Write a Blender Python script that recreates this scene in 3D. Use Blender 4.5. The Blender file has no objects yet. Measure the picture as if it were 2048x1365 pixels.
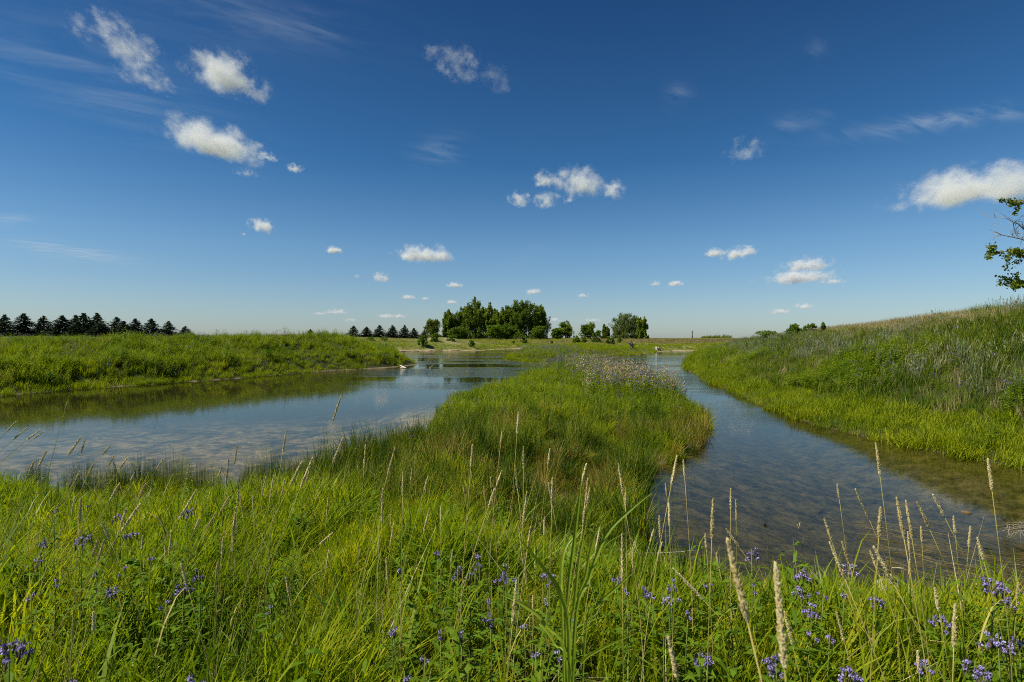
import bpy, math, random
import numpy as np
from mathutils import Vector, Matrix, Euler

random.seed(11)
RNG = np.random.default_rng(11)
SC = bpy.context.scene
COL = SC.collection

# ------------------------------------------------------------------ camera
F = 1100.0          # focal length in pixels of the 2048 px wide photograph
H = 2.6             # eye height above the water (water is z = 0)
HZ = 678.0          # image row of the horizon
cam_d = bpy.data.cameras.new('camera')
cam = bpy.data.objects.new('camera', cam_d)
COL.objects.link(cam)
cam_d.sensor_width = 36.0
cam_d.lens = F * 36.0 / 2048.0
cam_d.clip_start = 0.05
cam_d.clip_end = 120000.0
cam.location = (0, 0, H)
cam.rotation_euler = (math.radians(90) - math.atan((682.5 - HZ) / F), 0, 0)
cam_d.dof.use_dof = True
cam_d.dof.focus_distance = 6.0
cam_d.dof.aperture_fstop = 7.0
SC.camera = cam

# ------------------------------------------------------------------ sun and sky
SUN_EL = math.radians(53)
SUN_AZ = math.radians(252)      # compass direction of the sun, clockwise from +Y (behind left)
sd_ = Vector((math.sin(SUN_AZ) * math.cos(SUN_EL), math.cos(SUN_AZ) * math.cos(SUN_EL), math.sin(SUN_EL)))
sun_d = bpy.data.lights.new('sun', 'SUN')
sun = bpy.data.objects.new('sun', sun_d)
COL.objects.link(sun)
sun_d.energy = 4.7
sun_d.angle = math.radians(0.55)
sun_d.color = (1.0, 0.94, 0.77)
sun.rotation_euler = sd_.to_track_quat('Z', 'Y').to_euler()

world = bpy.data.worlds.new('World')
SC.world = world
world.use_nodes = True
SC.view_settings.view_transform = 'Standard'
SC.view_settings.look = 'None'
SC.view_settings.gamma = 1.0
SC.view_settings.use_curve_mapping = False
SC.view_settings.exposure = 0.58
SC.cycles.max_bounces = 14
SC.cycles.diffuse_bounces = 3
SC.cycles.glossy_bounces = 3
SC.cycles.transmission_bounces = 4
SC.cycles.transparent_max_bounces = 12
SC.cycles.volume_bounces = 2
SC.cycles.volume_max_steps = 512
SC.cycles.volume_step_rate = 0.3
world.cycles.sampling_method = 'NONE'   # smooth sky without a sun disc: nothing to aim at
SC.cycles.caustics_reflective = False
SC.cycles.caustics_refractive = False
SC.cycles.use_adaptive_sampling = True
SC.cycles.adaptive_threshold = 0.02
SC.cycles.use_denoising = False
SC.cycles.denoiser = 'OPENIMAGEDENOISE'
SC.cycles.denoising_input_passes = 'RGB_ALBEDO_NORMAL'
SC.cycles.denoising_prefilter = 'ACCURATE'
SC.cycles.filter_width = 1.0

# ------------------------------------------------------------------ node helpers
class NT:
    def __init__(s, tree):
        s.t = tree; s.t.nodes.clear()
    def n(s, typ, **kw):
        nd = s.t.nodes.new(typ)
        for k, v in kw.items():
            if k.startswith('i_'):
                nd.inputs[k[2:].replace('_', ' ')].default_value = v
            else:
                setattr(nd, k, v)
        return nd
    def l(s, a, b): s.t.links.new(a, b)
    def val(s, x, sock):
        if isinstance(x, (int, float)): sock.default_value = x
        else: s.l(x, sock)
    def m(s, op, a, b=0.0, c=None, clamp=False):
        nd = s.t.nodes.new('ShaderNodeMath'); nd.operation = op; nd.use_clamp = clamp
        s.val(a, nd.inputs[0]); s.val(b, nd.inputs[1])
        if c is not None: s.val(c, nd.inputs[2])
        return nd.outputs[0]
    def mix(s, f, a, b, blend='MIX'):
        nd = s.t.nodes.new('ShaderNodeMix'); nd.data_type = 'RGBA'; nd.blend_type = blend
        s.val(f, nd.inputs[0])
        for x, i in ((a, 6), (b, 7)):
            if isinstance(x, (tuple, list)): nd.inputs[i].default_value = (*x[:3], 1)
            else: s.l(x, nd.inputs[i])
        return nd.outputs[2]
    def ramp(s, f, stops):
        nd = s.t.nodes.new('ShaderNodeValToRGB'); r = nd.color_ramp
        while len(r.elements) < len(stops): r.elements.new(0.5)
        for e, (p, c) in zip(r.elements, stops):
            e.position = p; e.color = (*c, 1) if len(c) == 3 else c
        s.l(f, nd.inputs[0]); return nd.outputs[0]
    def sstep(s, x, a, b):
        nd = s.t.nodes.new('ShaderNodeMapRange'); nd.interpolation_type = 'SMOOTHSTEP'
        s.val(x, nd.inputs[0]); nd.inputs[1].default_value = a; nd.inputs[2].default_value = b
        return nd.outputs[0]
    def noise(s, vec, scale, detail=4, rough=0.55, dim='3D', w=None, dist=0.0):
        nd = s.t.nodes.new('ShaderNodeTexNoise'); nd.noise_dimensions = dim
        if vec is not None: s.l(vec, nd.inputs['Vector'])
        s.val(scale, nd.inputs['Scale'])
        nd.inputs['Detail'].default_value = detail; nd.inputs['Roughness'].default_value = rough
        nd.inputs['Distortion'].default_value = dist
        if w is not None: s.val(w, nd.inputs['W'])
        return nd.outputs['Fac']
    def vmul(s, v, x, y, z):
        nd = s.t.nodes.new('ShaderNodeVectorMath'); nd.operation = 'MULTIPLY'
        s.l(v, nd.inputs[0]); nd.inputs[1].default_value = (x, y, z); return nd.outputs[0]

def new_mat(name):
    m = bpy.data.materials.new(name); m.use_nodes = True
    return m, NT(m.node_tree)

# world: Nishita sky (seen through a slight polarising tint) and thin high cirrus
def build_world():
    t = NT(world.node_tree)
    sky = t.n('ShaderNodeTexSky', sky_type='NISHITA', sun_disc=False)
    sky.sun_elevation = SUN_EL; sky.sun_rotation = SUN_AZ
    sky.altitude = 300; sky.air_density = 1.0; sky.dust_density = 0.6; sky.ozone_density = 2.0
    tc = t.n('ShaderNodeTexCoord')
    sep = t.n('ShaderNodeSeparateXYZ'); t.l(tc.outputs['Generated'], sep.inputs[0])
    x, y, z = sep.outputs
    zc = t.m('MAXIMUM', z, 0.03)
    # clear deep-blue air: the sky of a very dry summer day
    g = t.n('ShaderNodeGamma'); t.l(sky.outputs[0], g.inputs[0]); g.inputs[1].default_value = 1.0
    elev = t.m('ABSOLUTE', z)
    tint = t.ramp(elev, [(0.0, (0.52, 0.60, 0.72)), (0.06, (0.50, 0.60, 0.70)), (0.16, (0.40, 0.58, 0.70)), (0.30, (0.18, 0.42, 0.60)), (0.52, (0.115, 0.285, 0.46)), (1.0, (0.12, 0.25, 0.38))])
    base = t.mix(1.0, g.outputs[0], tint, 'MULTIPLY')
    # cirrus on a flat sheet high above
    px = t.m('DIVIDE', x, zc); py = t.m('DIVIDE', y, zc)
    cmb = t.n('ShaderNodeCombineXYZ'); t.l(px, cmb.inputs[0]); t.l(py, cmb.inputs[1])
    rot = t.n('ShaderNodeVectorRotate'); rot.rotation_type = 'Z_AXIS'; rot.inputs['Angle'].default_value = math.radians(-32)
    t.l(cmb.outputs[0], rot.inputs['Vector'])
    st = t.vmul(rot.outputs[0], 0.8, 2.8, 1)
    n1 = t.noise(st, 2.6, 7, 0.62, dist=0.6)
    n2 = t.noise(cmb.outputs[0], 0.55, 3, 0.5)
    streak = t.sstep(n1, 0.34, 0.82)
    yc = t.m('MAXIMUM', y, 0.05)
    u = t.m('DIVIDE', x, yc); v = t.m('DIVIDE', z, yc)
    def blob(pxx, pyy, rx, ry, ang, k):
        cu = (pxx - 1024) / F; cv = (HZ - pyy) / F
        ca, sa = math.cos(math.radians(ang)), math.sin(math.radians(ang))
        du = t.m('SUBTRACT', u, cu); dv = t.m('SUBTRACT', v, cv)
        a = t.m('ADD', t.m('MULTIPLY', du, ca * F / rx), t.m('MULTIPLY', dv, sa * F / rx))
        b = t.m('ADD', t.m('MULTIPLY', du, -sa * F / ry), t.m('MULTIPLY', dv, ca * F / ry))
        r2 = t.m('ADD', t.m('MULTIPLY', a, a), t.m('MULTIPLY', b, b))
        return t.m('MULTIPLY', t.m('EXPONENT', t.m('MULTIPLY', r2, -1.0)), k)
    tot = None
    for bl in [(170, 150, 260, 70, -22, 0.62), (470, 20, 230, 60, -12, 0.62), (640, 60, 90, 30, -40, 0.3), (1900, 240, 190, 17, 8, 1.5), (140, 503, 110, 13, -8, 2.4),
               (880, 300, 46, 26, 10, 0.7), (1355, 192, 26, 22, 60, 0.6), (1620, 108, 26, 16, 40, 0.6), (1595, 245, 52, 18, 12, 0.8), (20, 441, 38, 9, 0, 1.8), (1050, 512, 50, 14, 25, 0.35)]:
        b = blob(*bl)
        tot = b if tot is None else t.m('ADD', tot, b)
    bg_c = t.m('MULTIPLY', t.sstep(n2, 0.5, 0.85), 0.12)
    fac = t.m('MULTIPLY', t.m('ADD', tot, bg_c), streak, clamp=True)
    fac = t.m('MULTIPLY', fac, t.sstep(z, 0.0, 0.1), clamp=True)
    fac = t.m('MULTIPLY', fac, 0.34)
    col = t.mix(fac, base, (3.7, 4.3, 4.8))
    bg = t.n('ShaderNodeBackground'); bg.inputs['Strength'].default_value = 0.094
    t.l(col, bg.inputs['Color'])
    out = t.n('ShaderNodeOutputWorld'); t.l(bg.outputs[0], out.inputs['Surface'])
build_world()

# ------------------------------------------------------------------ generic helpers
def W(px, py, z=0.0):
    Y = (H - z) * F / (py - HZ)
    return ((px - 1024) * Y / F, Y)
def P(px, py, Y):
    return Vector(((px - 1024) * Y / F, Y, H - (py - HZ) * Y / F))

def sm(a, b, x):
    t = np.clip((x - a) / (b - a), 0, 1)
    return t * t * (3 - 2 * t)

_tab = RNG.random((256, 256))
def vnoise(x, y):
    x = np.asarray(x, float); y = np.asarray(y, float)
    xi = np.floor(x).astype(int); yi = np.floor(y).astype(int)
    fx = x - xi; fy = y - yi
    fx = fx * fx * (3 - 2 * fx); fy = fy * fy * (3 - 2 * fy)
    a = _tab[xi & 255, yi & 255]; b = _tab[(xi + 1) & 255, yi & 255]
    c = _tab[xi & 255, (yi + 1) & 255]; d = _tab[(xi + 1) & 255, (yi + 1) & 255]
    return (a * (1 - fx) + b * fx) * (1 - fy) + (c * (1 - fx) + d * fx) * fy
def fbm(x, y, o=4):
    s = 0; a = 0.5; f = 1.0
    for k in range(o):
        s = s + a * vnoise(x * f + 17.3 * k, y * f + 9.1 * k); a *= 0.5; f *= 2.03
    return s / (1 - 0.5 ** o)

def link(o, parent=None):
    COL.objects.link(o)
    if parent is not None: o.parent = parent
    return o
def props(o, label=None, cat=None, group=None, kind=None):
    if label: o['label'] = label
    if cat: o['category'] = cat
    if group: o['group'] = group
    o['kind'] = kind or 'thing'
    return o
def empty(name, loc, rz=0.0, scale=1.0):
    o = bpy.data.objects.new(name, None); o.location = loc; o.rotation_euler = (0, 0, rz)
    o.empty_display_size = 0.2
    if isinstance(scale, (int, float)): scale = (scale,) * 3
    o.scale = scale
    return link(o)

class MB:
    """collects faces for one mesh"""
    def __init__(s): s.v = []; s.f = []; s.n = 0
    def add(s, v, f):
        v = np.asarray(v, float).reshape(-1, 3)
        s.v.append(v)
        n = s.n
        s.f.extend([tuple(i + n for i in q) for q in f])
        s.n += len(v)
    def tube(s, pts, rads, k=6, cap=True):
        pts = [Vector(p) for p in pts]
        vs = []; fs = []
        up = Vector((0.13, 0.21, 1)).normalized()
        for i, p in enumerate(pts):
            d = (pts[min(i + 1, len(pts) - 1)] - pts[max(i - 1, 0)])
            if d.length < 1e-9: d = Vector((0, 0, 1))
            d.normalize()
            a = d.cross(Vector((0.31, 0.94, 0.07))).normalized() if abs(d.z) > 0.5 else d.cross(up).normalized()
            b = d.cross(a)
            for j in range(k):
                t = 2 * math.pi * j / k
                vs.append(p + (a * math.cos(t) + b * math.sin(t)) * rads[i])
        for i in range(len(pts) - 1):
            for j in range(k):
                fs.append((i * k + j, i * k + (j + 1) % k, (i + 1) * k + (j + 1) % k, (i + 1) * k + j))
        if cap:
            fs.append(tuple(range(k))[::-1]); fs.append(tuple(range((len(pts) - 1) * k, len(pts) * k)))
        s.add([tuple(v) for v in vs], fs)
    def ribbon(s, pts, wids, side, fold=0.0):
        """flat blade along pts, width vector side, optional v fold"""
        vs = []; fs = []
        side = Vector(side).normalized()
        n = len(pts)
        for i, (p, w) in enumerate(zip(pts, wids)):
            p = Vector(p)
            d = Vector(pts[min(i + 1, n - 1)]) - Vector(pts[max(i - 1, 0)])
            nn = d.cross(side)
            if nn.length > 1e-9: nn.normalize()
            if fold:
                vs += [p - side * w / 2 + nn * fold * w, p, p + side * w / 2 + nn * fold * w]
            else:
                vs += [p - side * w / 2, p + side * w / 2]
        st = 3 if fold else 2
        for i in range(n - 1):
            for j in range(st - 1):
                a = i * st + j
                fs.append((a, a + 1, a + st + 1, a + st))
        s.add([tuple(v) for v in vs], fs)
    def leaves(s, c, size, rng, asp=0.55, up=0.0):
        """c: (n,3) centres; one kite-shaped leaf each, random facing"""
        n = len(c)
        d = rng.normal(size=(n, 3)); d[:, 2] += up
        d /= np.linalg.norm(d, axis=1)[:, None]
        e = rng.normal(size=(n, 3)); e -= d * (e * d).sum(1)[:, None]
        e /= np.linalg.norm(e, axis=1)[:, None]
        L = size * (0.6 + 0.8 * rng.random(n))[:, None]
        v = np.stack([c - d * L * .5, c + e * L * asp * .5 - d * L * .05, c + d * L * .5, c - e * L * asp * .5 - d * L * .05], 1).reshape(-1, 3)
        s.v.append(v); b = s.n
        s.f.extend([(b + 4 * i, b + 4 * i + 1, b + 4 * i + 2, b + 4 * i + 3) for i in range(n)])
        s.n += 4 * n
    def box(s, c, h, rz=0.0, rx=0.0):
        m = Matrix.Rotation(rz, 3, 'Z') @ Matrix.Rotation(rx, 3, 'X')
        vs = [Vector(c) + m @ Vector((sx * h[0], sy * h[1], sz * h[2])) for sx in (-1, 1) for sy in (-1, 1) for sz in (-1, 1)]
        s.add([tuple(v) for v in vs], [(0, 1, 3, 2), (4, 6, 7, 5), (0, 4, 5, 1), (2, 3, 7, 6), (0, 2, 6, 4), (1, 5, 7, 3)])
    def mesh(s, name, mat, smooth=False):
        me = bpy.data.meshes.new(name)
        v = np.concatenate(s.v) if s.v else np.zeros((0, 3))
        me.from_pydata(v.tolist(), [], s.f)
        mats = mat if isinstance(mat, (list, tuple)) else [mat]
        for m in mats: me.materials.append(m)
        if smooth: me.polygons.foreach_set('use_smooth', [True] * len(me.polygons))
        me.update()
        return me
    def build(s, name, mat, parent=None, smooth=False):
        return link(bpy.data.objects.new(name, s.mesh(name, mat, smooth)), parent)

# ------------------------------------------------------------------ materials
def leaf_mat(name, cols, trans=0.35, scale=0.8, rough=0.55, spec=0.10, tcol=1.35, rnd=0.5):
    """plant tissue: colour wanders over the ground and from plant to plant; light shines through"""
    m, t = new_mat(name)
    geo = t.n('ShaderNodeNewGeometry'); oi = t.n('ShaderNodeObjectInfo')
    f = t.noise(geo.outputs['Position'], scale, 3, 0.6)
    f = t.m('ADD', t.m('MULTIPLY', t.m('SUBTRACT', f, 0.5), 1.6), t.m('MULTIPLY', oi.outputs['Random'], rnd))
    f = t.m('ADD', f, t.m('MULTIPLY', t.m('SUBTRACT', geo.outputs['Random Per Island'], 0.5), 0.55))
    f = t.m('ADD', f, 0.5 - rnd / 2, clamp=True)
    k = len(cols)
    c = t.ramp(f, [(0.1 + 0.8 * i / max(k - 1, 1), cc) for i, cc in enumerate(cols)])
    p = t.n('ShaderNodeBsdfPrincipled'); t.l(c, p.inputs['Base Color'])
    p.inputs['Roughness'].default_value = rough; p.inputs['Specular IOR Level'].default_value = spec
    tr = t.n('ShaderNodeBsdfTranslucent')
    t.l(t.mix(1.0, c, (tcol, tcol * 1.05, tcol * 0.45), 'MULTIPLY'), tr.inputs['Color'])
    mx = t.n('ShaderNodeMixShader'); mx.inputs[0].default_value = trans
    t.l(p.outputs[0], mx.inputs[1]); t.l(tr.outputs[0], mx.inputs[2])
    o = t.n('ShaderNodeOutputMaterial'); t.l(mx.outputs[0], o.inputs[0])
    return m
def plain_mat(name, cols, scale=8.0, rough=0.85, bump=0.0, stretch=(1, 1, 1), coord='Object'):
    m, t = new_mat(name)
    tc = t.n('ShaderNodeTexCoord')
    v = t.vmul(tc.outputs[coord], *stretch)
    f = t.noise(v, scale, 5, 0.6)
    k = len(cols)
    c = t.ramp(f, [(0.3 + 0.4 * i / max(k - 1, 1), cc) for i, cc in enumerate(cols)])
    p = t.n('ShaderNodeBsdfPrincipled'); t.l(c, p.inputs['Base Color'])
    p.inputs['Roughness'].default_value = rough; p.inputs['Specular IOR Level'].default_value = 0.2
    if bump:
        b = t.n('ShaderNodeBump'); b.inputs['Strength'].default_value = bump; b.inputs['Distance'].default_value = 0.02
        t.l(f, b.inputs['Height']); t.l(b.outputs[0], p.inputs['Normal'])
    o = t.n('ShaderNodeOutputMaterial'); t.l(p.outputs[0], o.inputs[0])
    return m

M = {}
M['grass'] = leaf_mat('fresh_grass_blade', [(0.055, 0.098, 0.003), (0.135, 0.198, 0.004), (0.235, 0.290, 0.006), (0.36, 0.35, 0.016)], 0.48, scale=1.3)
M['coarse'] = leaf_mat('coarse_grass_blade', [(0.10, 0.17, 0.012), (0.16, 0.25, 0.016), (0.26, 0.32, 0.03)], 0.4, scale=2, spec=0.3, rough=0.45)
M['thatch'] = leaf_mat('dead_thatch', [(0.10, 0.075, 0.03), (0.20, 0.155, 0.07), (0.32, 0.26, 0.13)], 0.15, scale=3)
M['edge'] = leaf_mat('bright_shore_grass', [(0.12, 0.175, 0.006), (0.195, 0.250, 0.007), (0.30, 0.32, 0.012)], 0.42, scale=0.35)
M['rush'] = leaf_mat('rush_green', [(0.018, 0.045, 0.005), (0.055, 0.100, 0.006), (0.105, 0.155, 0.008), (0.21, 0.21, 0.022)], 0.25, scale=0.9)
M['rushbrown'] = leaf_mat('rush_brown', [(0.07, 0.105, 0.008), (0.15, 0.140, 0.014), (0.22, 0.145, 0.025), (0.34, 0.26, 0.09)], 0.28, scale=0.7)
M['forb'] = leaf_mat('forb_leaf', [(0.060, 0.110, 0.007), (0.110, 0.180, 0.008), (0.18, 0.245, 0.010), (0.26, 0.29, 0.018)], 0.35, scale=0.25)
M['stemgreen'] = leaf_mat('green_stem', [(0.10, 0.14, 0.03), (0.15, 0.18, 0.04)], 0.1)
M['hill'] = leaf_mat('hill_grass', [(0.050, 0.090, 0.008), (0.085, 0.135, 0.010), (0.13, 0.18, 0.012), (0.19, 0.21, 0.02)], 0.3, scale=0.22)
M['hillgrey'] = leaf_mat('grey_green_blade', [(0.045, 0.075, 0.018), (0.085, 0.115, 0.030), (0.13, 0.16, 0.045)], 0.3, scale=0.4)
M['sedge'] = leaf_mat('blue_grey_seed_spike', [(0.13, 0.16, 0.09), (0.20, 0.22, 0.14), (0.31, 0.30, 0.20)], 0.2, scale=0.4)
M['dry'] = leaf_mat('dry_grass', [(0.20, 0.16, 0.065), (0.34, 0.28, 0.13), (0.47, 0.40, 0.22)], 0.3, scale=0.5)
M['straw'] = leaf_mat('bleached_straw', [(0.30, 0.25, 0.12), (0.42, 0.36, 0.20), (0.50, 0.45, 0.28)], 0.15, scale=2)
M['pink'] = leaf_mat('pinkish_dry_grass', [(0.13, 0.11, 0.05), (0.20, 0.16, 0.085), (0.24, 0.19, 0.11)], 0.3, scale=0.3)
M['purple'] = leaf_mat('purple_petal', [(0.22, 0.17, 0.46), (0.33, 0.27, 0.62), (0.44, 0.39, 0.72)], 0.2, scale=20, tcol=1.1)
M['purpledull'] = leaf_mat('dull_purple_flower', [(0.13, 0.10, 0.22), (0.20, 0.16, 0.36)], 0.2, scale=2)
M['calyx'] = leaf_mat('dark_spike', [(0.06, 0.065, 0.03), (0.11, 0.085, 0.06)], 0.1, scale=10)
M['thistle'] = leaf_mat('thistle_down', [(0.30, 0.19, 0.15), (0.46, 0.33, 0.27), (0.66, 0.56, 0.46)], 0.3, scale=3)
M['head'] = leaf_mat('seed_head_tan', [(0.48, 0.38, 0.17), (0.65, 0.54, 0.27), (0.76, 0.67, 0.39)], 0.12, scale=30, rough=0.7, tcol=1.0)
M['stalk'] = leaf_mat('reed_stalk', [(0.18, 0.22, 0.03), (0.34, 0.31, 0.08), (0.48, 0.38, 0.16)], 0.15, scale=2, rnd=0.8)
M['broad'] = leaf_mat('broad_blade', [(0.16, 0.24, 0.015), (0.28, 0.35, 0.03)], 0.4, scale=4, rough=0.4, spec=0.3)
M['leafgreen'] = leaf_mat('lance_leaf', [(0.08, 0.15, 0.009), (0.14, 0.22, 0.012)], 0.35, scale=5)
M['spruce'] = leaf_mat('spruce_needles', [(0.020, 0.036, 0.020), (0.036, 0.058, 0.030), (0.060, 0.085, 0.044)], 0.08, scale=0.7)
M['poplar'] = leaf_mat('poplar_leaf', [(0.070, 0.110, 0.012), (0.125, 0.175, 0.017), (0.21, 0.26, 0.028)], 0.38, scale=0.35)
M['cotton'] = leaf_mat('cottonwood_leaf', [(0.07, 0.10, 0.018), (0.12, 0.15, 0.025), (0.18, 0.20, 0.05)], 0.3, scale=0.5)
M['willow'] = leaf_mat('willow_leaf', [(0.07, 0.10, 0.022), (0.11, 0.145, 0.032), (0.17, 0.195, 0.06)], 0.25, scale=0.5)
M['greyleaf'] = leaf_mat('sparse_grey_leaf', [(0.10, 0.11, 0.06), (0.17, 0.17, 0.11)], 0.2, scale=0.6)
M['shrub'] = leaf_mat('shrub_leaf', [(0.060, 0.11, 0.008), (0.095, 0.155, 0.010), (0.15, 0.21, 0.015)], 0.3, scale=1.2)
M['oak'] = leaf_mat('near_tree_leaf', [(0.08, 0.115, 0.010), (0.15, 0.19, 0.015), (0.22, 0.27, 0.025)], 0.3, scale=2)
M['bark'] = plain_mat('bark', [(0.06, 0.045, 0.035), (0.13, 0.10, 0.08)], 6, bump=0.4, stretch=(3, 3, 0.6))
M['greybark'] = plain_mat('pale_dead_wood', [(0.22, 0.19, 0.16), (0.38, 0.34, 0.29)], 6, bump=0.3, stretch=(3, 3, 0.6))
M['bleached'] = plain_mat('bleached_log', [(0.50, 0.45, 0.38), (0.72, 0.68, 0.60)], 9, bump=0.3, stretch=(1, 4, 4))
M['stone'] = plain_mat('pale_stone', [(0.20, 0.17, 0.12), (0.33, 0.29, 0.21), (0.16, 0.12, 0.08)], 9, bump=0.5)
M['brownstone'] = plain_mat('brown_stone', [(0.11, 0.07, 0.035), (0.20, 0.13, 0.06)], 12, bump=0.5)
M['concrete'] = plain_mat('weathered_concrete', [(0.35, 0.33, 0.30), (0.52, 0.50, 0.46)], 5, bump=0.3)
M['dark'] = plain_mat('dark_opening', [(0.012, 0.012, 0.012), (0.02, 0.02, 0.02)], 5)
M['polewood'] = plain_mat('pole_wood', [(0.09, 0.07, 0.055), (0.16, 0.13, 0.10)], 5, stretch=(4, 4, 0.5))

# ------------------------------------------------------------------ ground shape
def poly(pts): return np.array([W(a, b) for a, b in pts])
NEAR = poly([(-900, 1085), (-300, 1020), (0, 988), (150, 990), (280, 982), (400, 1002), (480, 985), (600, 968), (700, 938), (800, 902), (848, 872), (862, 842),
             (890, 806), (945, 782), (1005, 768), (1060, 747), (1100, 738), (1150, 735), (1200, 738), (1250, 745), (1300, 757), (1345, 778),
             (1385, 806), (1404, 828), (1414, 852), (1395, 892), (1335, 925), (1272, 955), (1262, 1010), (1268, 1070), (1300, 1130), (1380, 1180), (1500, 1200), (1650, 1205), (1800, 1215), (1950, 1240), (2100, 1280), (2500, 1400)])
NEAR = np.concatenate([NEAR, [(14, 2.5), (14, -30), (-30, -30), (-30, 6)]])
MAIN = poly([(-900, 880), (-300, 815), (0, 793), (150, 779), (300, 770), (480, 757), (560, 750), (640, 743), (720, 739), (790, 735), (835, 730), (818, 724), (800, 716), (770, 709),
             (775, 704), (860, 702.5), (960, 701.5), (1000, 699), (1045, 698), (1035, 705), (1012, 714), (1010, 720), (1045, 725), (1095, 729), (1150, 729), (1168, 720), (1190, 714), (1240, 713), (1285, 709), (1318, 703.6),
             (1350, 702.6), (1392, 702.6), (1392, 708), (1384, 716), (1367, 731), (1385, 745), (1420, 764), (1500, 802), (1590, 838), (1680, 864), (1760, 882), (1900, 912), (2048, 938), (2400, 985), (3200, 1040)])
MAIN = np.concatenate([MAIN, [(60, 6), (6000, 400), (9000, 9000), (-9000, 9000), (-6000, 400), (-60, 10)]])

def seg_dist(x, y, pl):
    """signed distance (positive inside) from points to a closed polygon"""
    x = x.ravel(); y = y.ravel()
    best = np.full(x.shape, 1e18); inside = np.zeros(x.shape, bool)
    n = len(pl)
    for i in range(n):
        ax, ay = pl[i]; bx, by = pl[(i + 1) % n]
        dx, dy = bx - ax, by - ay
        t = np.clip(((x - ax) * dx + (y - ay) * dy) / (dx * dx + dy * dy + 1e-12), 0, 1)
        d = (x - ax - t * dx) ** 2 + (y - ay - t * dy) ** 2
        best = np.minimum(best, d)
        c = (ay > y) != (by > y)
        with np.errstate(divide='ignore', invalid='ignore'):
            xi = ax + (y - ay) * dx / (dy if dy != 0 else 1e-12)
        inside ^= c & (x < xi)
    d = np.sqrt(best)
    return np.where(inside, d, -d)

def ground(x, y):
    """height, signed shore distances of both land masses"""
    x = np.asarray(x, float); y = np.asarray(y, float)
    shp = x.shape
    x = x.ravel(); y = y.ravel()
    wob = (fbm(x * 0.9, y * 0.9, 3) - 0.5) * np.clip(0.35 + y * 0.012, 0.2, 1.2)
    sn = seg_dist(x, y, NEAR) + wob * 0.6
    sm_ = seg_dist(x, y, MAIN) + wob
    u = x / np.maximum(y, 1.0)
    # near land: bank under the photographer, sloping to a low peninsula
    top = 0.28 + 0.68 * (1 - sm(1.0, 9.0, y - 0.12 * x)) + 0.25 * sm(18, 40, y)
    zn = top * sm(-0.2, 2.6, sn) * (0.35 + 0.65 * sm(0, 3.0, sn)) + (fbm(x * 1.3, y * 1.3, 3) - .5) * 0.16 * sm(0, 1, sn)
    # mainland: left bank, far shore, right hill
    left = (1 - sm(-0.14, -0.05, u))
    hump = sm(-34, -22, x) * (1 - sm(60, 90, y))
    zl = 1.15 * sm(-0.1, 2.4, sm_) + 0.72 * sm(2.0, 8.0, sm_) + 0.75 * hump * sm(3, 9, sm_) + 0.9 * sm(60, 120, y) * sm(20, 70, -x)
    zf = 0.9 * sm(0, 3.5, sm_) + 0.35 * sm(3, 12, sm_) + 0.95 * sm(4, 30, sm_) + 0.35 * sm(200, 800, y)
    crest = 3.86 - 0.0235 * (y - 18)
    zr = 0.22 * sm(0, 0.8, sm_) + 0.12 * sm(0.5, 2.4, sm_) + (crest - .34) * (0.60 * sm(1.4, 7.0, sm_) + 0.40 * sm(4.0, 12.0, sm_))
    wr = sm(0.300, 0.335, u) * (1 - sm(80, 150, y))
    z = zl * left + zf * (1 - left)
    z = z * (1 - wr) + zr * wr
    z = z + (fbm(x * 0.23, y * 0.23, 4) - 0.5) * 0.35 * sm(0.5, 5, sm_)
    s = np.maximum(sn, sm_)
    zz = np.where(sn > sm_, zn, z)
    bed = -(0.06 + 0.55 * sm(0.0, 3.5, -s)) + (fbm(x * 0.8, y * 0.8, 4) - .5) * 0.16 * sm(0.3, 1.5, -s)
    e = sm(-0.25, 0.06, s)
    zz = bed * (1 - e) + np.maximum(zz, 0.015) * e
    return zz.reshape(shp), sn.reshape(shp), sm_.reshape(shp)

def gz(x, y):
    return float(ground(np.array([x]), np.array([y]))[0][0])

MOUND = [W(862, 699.5, 0.0)]
def bare_mask(x, y):
    """bare soil of the eroded mound on the far shore and sandy edges"""
    u = x / np.maximum(y, 1) * F + 1024
    b = np.exp(-((u - 884) / 50) ** 4) * np.exp(-((y - 137) / 13) ** 4)
    b = b * sm(0.50, 0.60, fbm(x * 0.40, y * 0.16, 3))
    return b

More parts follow.
